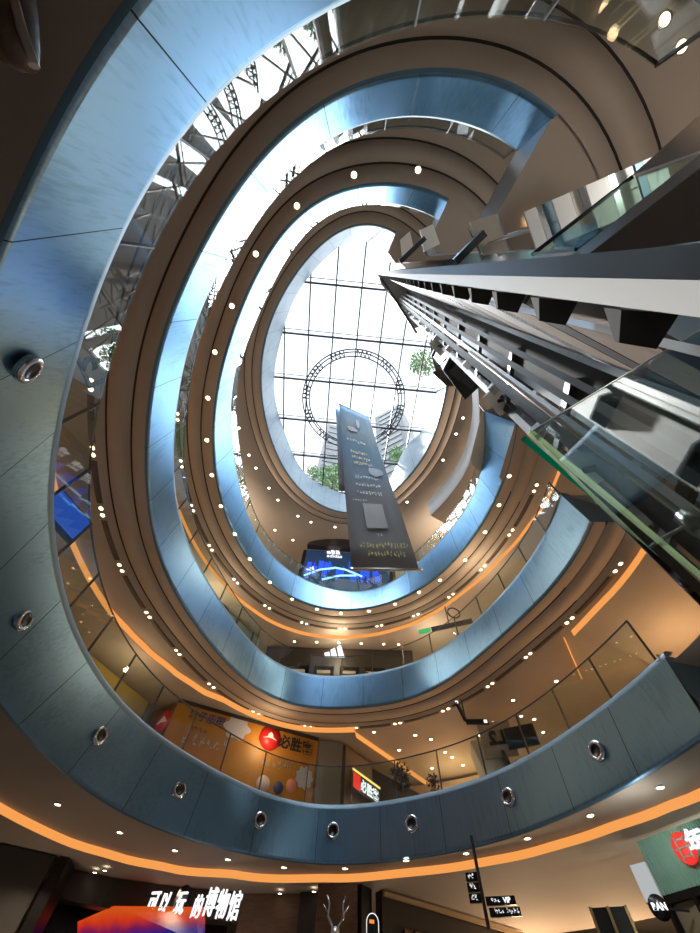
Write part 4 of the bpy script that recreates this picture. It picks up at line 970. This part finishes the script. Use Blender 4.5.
# green ribbed canopy shop on the right
M_GREEN = mat('sage ribbed canopy', (.20, .36, .28), rough=.45)
ca, cb = W(637, 842, 3.55), W(700, 818, 3.55)
cb = ca + (cb-ca)*2.2; cd = (cb-ca).normalized(); cn = Vector((cd.y, -cd.x, 0)); ca2 = ca
root = thing('shop_canopy', 'sage green ribbed canopy with round red emblem at the lower right', 'canopy', ca); Lc = (cb-ca).length
b = MB(); n = int(Lc/.055)
rows = []
for k in range(n*2+1):
    u = k/(n*2); off_ = .0 if k % 2 else .03
    p = cd*(Lc*u) - Vector((-cd.y, cd.x, 0))*(.0+off_)
    rows.append([p + Vector((0,0,0)), p + Vector((0,0,-.80))])
b.grid(rows, M_GREEN, smooth=False); b.obj('ribbed_front', root)
b = MB(); nn = Vector((-cd.y, cd.x, 0)); b.hull([Vector((0,0,0)), cd*Lc, cd*Lc+nn*.8, nn*.8], [Vector((0,0,-.8)), cd*Lc+Vector((0,0,-.8)), cd*Lc+nn*.8+Vector((0,0,-.8)), nn*.8+Vector((0,0,-.8))], M_GREEN); b.obj('box', root)
CA, CB = Vector((ca.x, ca.y, 0)), Vector((cb.x, cb.y, 0))
def LC_(px, py, o=.08):
    u, v = locate(CA, CB, 0, 1, px, py); p = CA.lerp(CB, u); p.z = v; return frame(p - nn*o, cd, (0,0,1))
q_ = LC_(687, 849); em = disc(root, q_, .24, M_REDL, 'red_emblem', sx=.9)
for k in (-.12, 0, .12):
    b = MB(); b.box((0, k, .03), (.34-abs(k), .02, .02), M_GREEN); o = b.obj('emblem_line', em); o.data.transform(Matrix.Translation(-root.location) @ q_)
for k in (-.1, .1):
    b = MB(); b.box((k, 0, .03), (.02, .34, .02), M_GREEN); o = b.obj('emblem_line', em); o.data.transform(Matrix.Translation(-root.location) @ q_)
text('年', .40, LC_(700, 844), M_WHITEL, root, .03, bold=.008)
root = thing('glazed_shopfront', 'dark framed shop window below the sage green canopy', 'shop front', (ca.x, ca.y, 0)); zc = ca.z-.85
b = MB(); b.hull([nn*.1, cd*Lc+nn*.1, cd*Lc+nn*.2, nn*.2], [nn*.1+Vector((0,0,zc)), cd*Lc+nn*.1+Vector((0,0,zc)), cd*Lc+nn*.2+Vector((0,0,zc)), nn*.2+Vector((0,0,zc))], mat('dim shop interior', (.30, .24, .16), rough=.4)); b.obj('glazing', root)
for u in (.0, .18, .36, .9):
    b = MB(); p = cd*(Lc*u)+nn*.04; b.box((p.x, p.y, zc/2), (.10, .10, zc), M_BLACK); b.obj('frame_post', root)
b = MB(); b.bar(nn*.04+Vector((0,0,zc)), cd*Lc+nn*.04+Vector((0,0,zc)), .1, .12, M_BLACK); b.obj('frame_head', root)
p = W(659, 908, 2.5); root = thing('round_blade_sign', 'round black blade sign with white letters left of the canopy shop', 'sign', p)
q_ = frame(p, (.95, -.3, 0), (0,0,1)); disc(root, q_, .17, M_BLACK, 'disc', th=.06); text('BAN', .13, q_ @ Matrix.Translation((0,0,.07)), M_WHITEL, root, .005, bold=.005)
b = MB(); b.bar((.2,0,0), (.6,.05,0), .03, .03, M_DSTEEL); b.obj('arm', root)
p = W(646, 882, 3.3); q_ = frame(p, (.6, -.8, 0), (0,0,1)); root = thing('light_box', 'pale grey light box hanging between ceiling and canopy shop', 'light box', p)
plate(root, q_, .36, .58, emis('pale light box', (.75, .78, .8), .55), 'lit_face', .05); plate(root, sh(q_, 0, 0, -.05), .4, .62, M_STEEL, 'case', .05)
CANOPY_FILL = ca - nn*.9 + cd*.9 + Vector((0, 0, -.2))  # where the added fill light before the canopy sits
# carved wooden beak hanging at the upper left
M_CARV = mat('dark carved wood', (.13, .085, .06), rough=.35, noise=(9., .55, (1,1,.3)), bump=.6)
pts = [W(-95, -170, 3.4), W(-62, -95, 3.1), W(-34, -45, 2.9), W(-13, 0, 2.72), W(5, 30, 2.6), W(20, 52, 2.5), W(32, 66, 2.46)]
root = thing('wooden_carving', 'dark carved wooden beak hanging in the upper left corner', 'carving', pts[-1]); o_ = -pts[-1]
b = MB(); b.tube([p+o_ for p in pts], [.40, .34, .28, .215, .145, .08, .03], M_CARV, n=14); b.obj('horn', root)
b = MB(); b.tube([W(14, 0, 2.55)+o_, W(22, 30, 2.46)+o_, W(30, 52, 2.42)+o_, W(34, 66, 2.41)+o_], [.022,.022,.022,.025], mat('pale worn wood', (.36, .32, .28), rough=.3), n=8); b.obj('worn_ridge', root)
b = MB(); e = Vector((pts[0].x, pts[0].y, 5.6)); b.tube([pts[0]+o_, e+o_], .03, M_DSTEEL); b.obj('hanger_rod', root)

# ---------------------------------------------------------------- light
def spot(p, w, col=(1., .70, .42), ang=140, r=.06, aim=(0, 0, -1)):
    l = bpy.data.lights.new('lamp_spot', 'SPOT'); l.energy = w; l.color = col; l.spot_size = rad(ang); l.spot_blend = .6; l.shadow_soft_size = r
    o = bpy.data.objects.new('lamp_spot', l); COL.objects.link(o); o.location = p
    o.rotation_euler = Vector(aim).to_track_quat('-Z', 'Y').to_euler()
LK = 2.6
for t in (20, 45, 70, 95, 120, 145, 170, 195): spot((*cur('C', t, 0, 4.6), 10.25), 90*LK, ang=120)
for t in (10, 30, 50, 70, 90, 110, 130, 150, 175, 200): spot((*cur('B', t, 0, 4.6), 15.25), 110*LK, ang=120)
for t in (10, 35, 60, 85, 110, 135, 160, 185, 210): spot((*cur('A', t, 0, 4.8), 22.4), 90*LK, col=(1., .80, .58), ang=110)
for t in (40, 60, 80, 100, 120, 140): spot((*cur('D', t, 0, 2.4), 5.3), 40*LK, col=(1., .78, .55))
def fill_point(p, w, col=(1., .70, .42)):  # unseen point lights added to brighten soffits, passages, lobby and canopy
    l = bpy.data.lights.new('fill_lamp', 'POINT'); l.energy = w; l.color = col; l.shadow_soft_size = .15
    o = bpy.data.objects.new('fill_lamp', l); COL.objects.link(o); o.location = p
for p in ((6, 20, 9.2), (10, 23, 9.2), (13, 13.5, 8.8), (3, 21, 9.2), (11.5, 9.8, 8.8)): fill_point(p, 150, (1., .62, .30))
for p in ((7, 19.0, 3.6), (10, 17.5, 3.6)): fill_point(p, 330, (1., .70, .42))
for p in ((-7.5, 13.5, 9.3), (-2.5, 16.8, 9.6)): fill_point(p, 50, (1., .72, .42))
for p in ((-6.5, 15, 14.2), (5, 16.6, 14.2), (0, 17.7, 14.8), (6.5, 12, 14.4)): fill_point(p, 110, (1., .78, .52))
for p in ((-7.5, 14.5, 20.5), (6.5, 14.5, 20.5), (9, 8, 20.5)): fill_point(p, 380, (1., .84, .66))
for p in ((4.2, -1.7, 6.9), (6., -2.8, 6.9)): fill_point(p, 80, (1., .93, .84))
for p in ((3.9, -1.3, 12.9), (3.3, -1.2, 18.2)): fill_point(p, 60, (1., .93, .84))
for p in ((-7.4, 14.2, 2.6), (-3.2, 16.3, 2.6), (1.5, 16.6, 2.6), (6.3, 13.9, 2.6), (8.3, 10.2, 2.6)): fill_point(p, 38, (1., .74, .5))
for p in ((9.5, 9.0, 4.9), (8.6, 10.2, 4.2)): fill_point(p, 45, (.9, 1., .9))
fill_point(CANOPY_FILL, 22, (.95, 1., .95))
def sunlamp(name, e, ang, d, col):
    l = bpy.data.lights.new(name, 'SUN'); l.energy = e; l.angle = rad(ang); l.color = col
    o = bpy.data.objects.new(name, l); COL.objects.link(o); o.location = (0, 0, 60); o.rotation_euler = Vector(d).to_track_quat('-Z', 'Y').to_euler()
sunlamp('overcast_sky_light', 9.5, 80, (.03, -.08, -1), (.90, .96, 1.))
sunlamp('sun', 8., 3, (.20, -.33, -.92), (1., .96, .90))
w = bpy.data.worlds.new('World'); sc.world = w; w.use_nodes = True; nt = w.node_tree; bg = nt.nodes['Background']
tc = nt.nodes.new('ShaderNodeTexCoord'); n = nt.nodes.new('ShaderNodeTexNoise'); n.inputs['Scale'].default_value = 3.2; n.inputs['Detail'].default_value = 6
rp = nt.nodes.new('ShaderNodeValToRGB'); rp.color_ramp.elements[0].position = .38; rp.color_ramp.elements[1].position = .62
rp.color_ramp.elements[0].color = (.74, .84, .95, 1); rp.color_ramp.elements[1].color = (.97, .985, 1., 1)
nt.links.new(tc.outputs['Generated'], n.inputs[0]); nt.links.new(n.outputs[0], rp.inputs[0]); nt.links.new(rp.outputs[0], bg.inputs[0]); bg.inputs[1].default_value = 1.85

# --------------------------------------------------------------- camera
cam = bpy.data.cameras.new('camera'); co = bpy.data.objects.new('camera', cam); COL.objects.link(co)
cam.sensor_fit = 'HORIZONTAL'; cam.sensor_width = 36; cam.lens = 36*368/700; cam.clip_start = .02; cam.clip_end = 500
Mc = Matrix(((RM[0][0], RM[0][1], RM[0][2], 0), (RM[1][0], RM[1][1], RM[1][2], 0), (RM[2][0], RM[2][1], RM[2][2], EYE), (0, 0, 0, 1)))
co.matrix_world = Mc; sc.camera = co
sc.view_settings.view_transform = 'Standard'; sc.view_settings.look = 'None'; sc.view_settings.exposure = .12; sc.view_settings.gamma = 1
sc.cycles.transparent_max_bounces = 40; sc.cycles.max_bounces = 10; sc.cycles.diffuse_bounces = 5
sc.cycles.sample_clamp_indirect = 6.
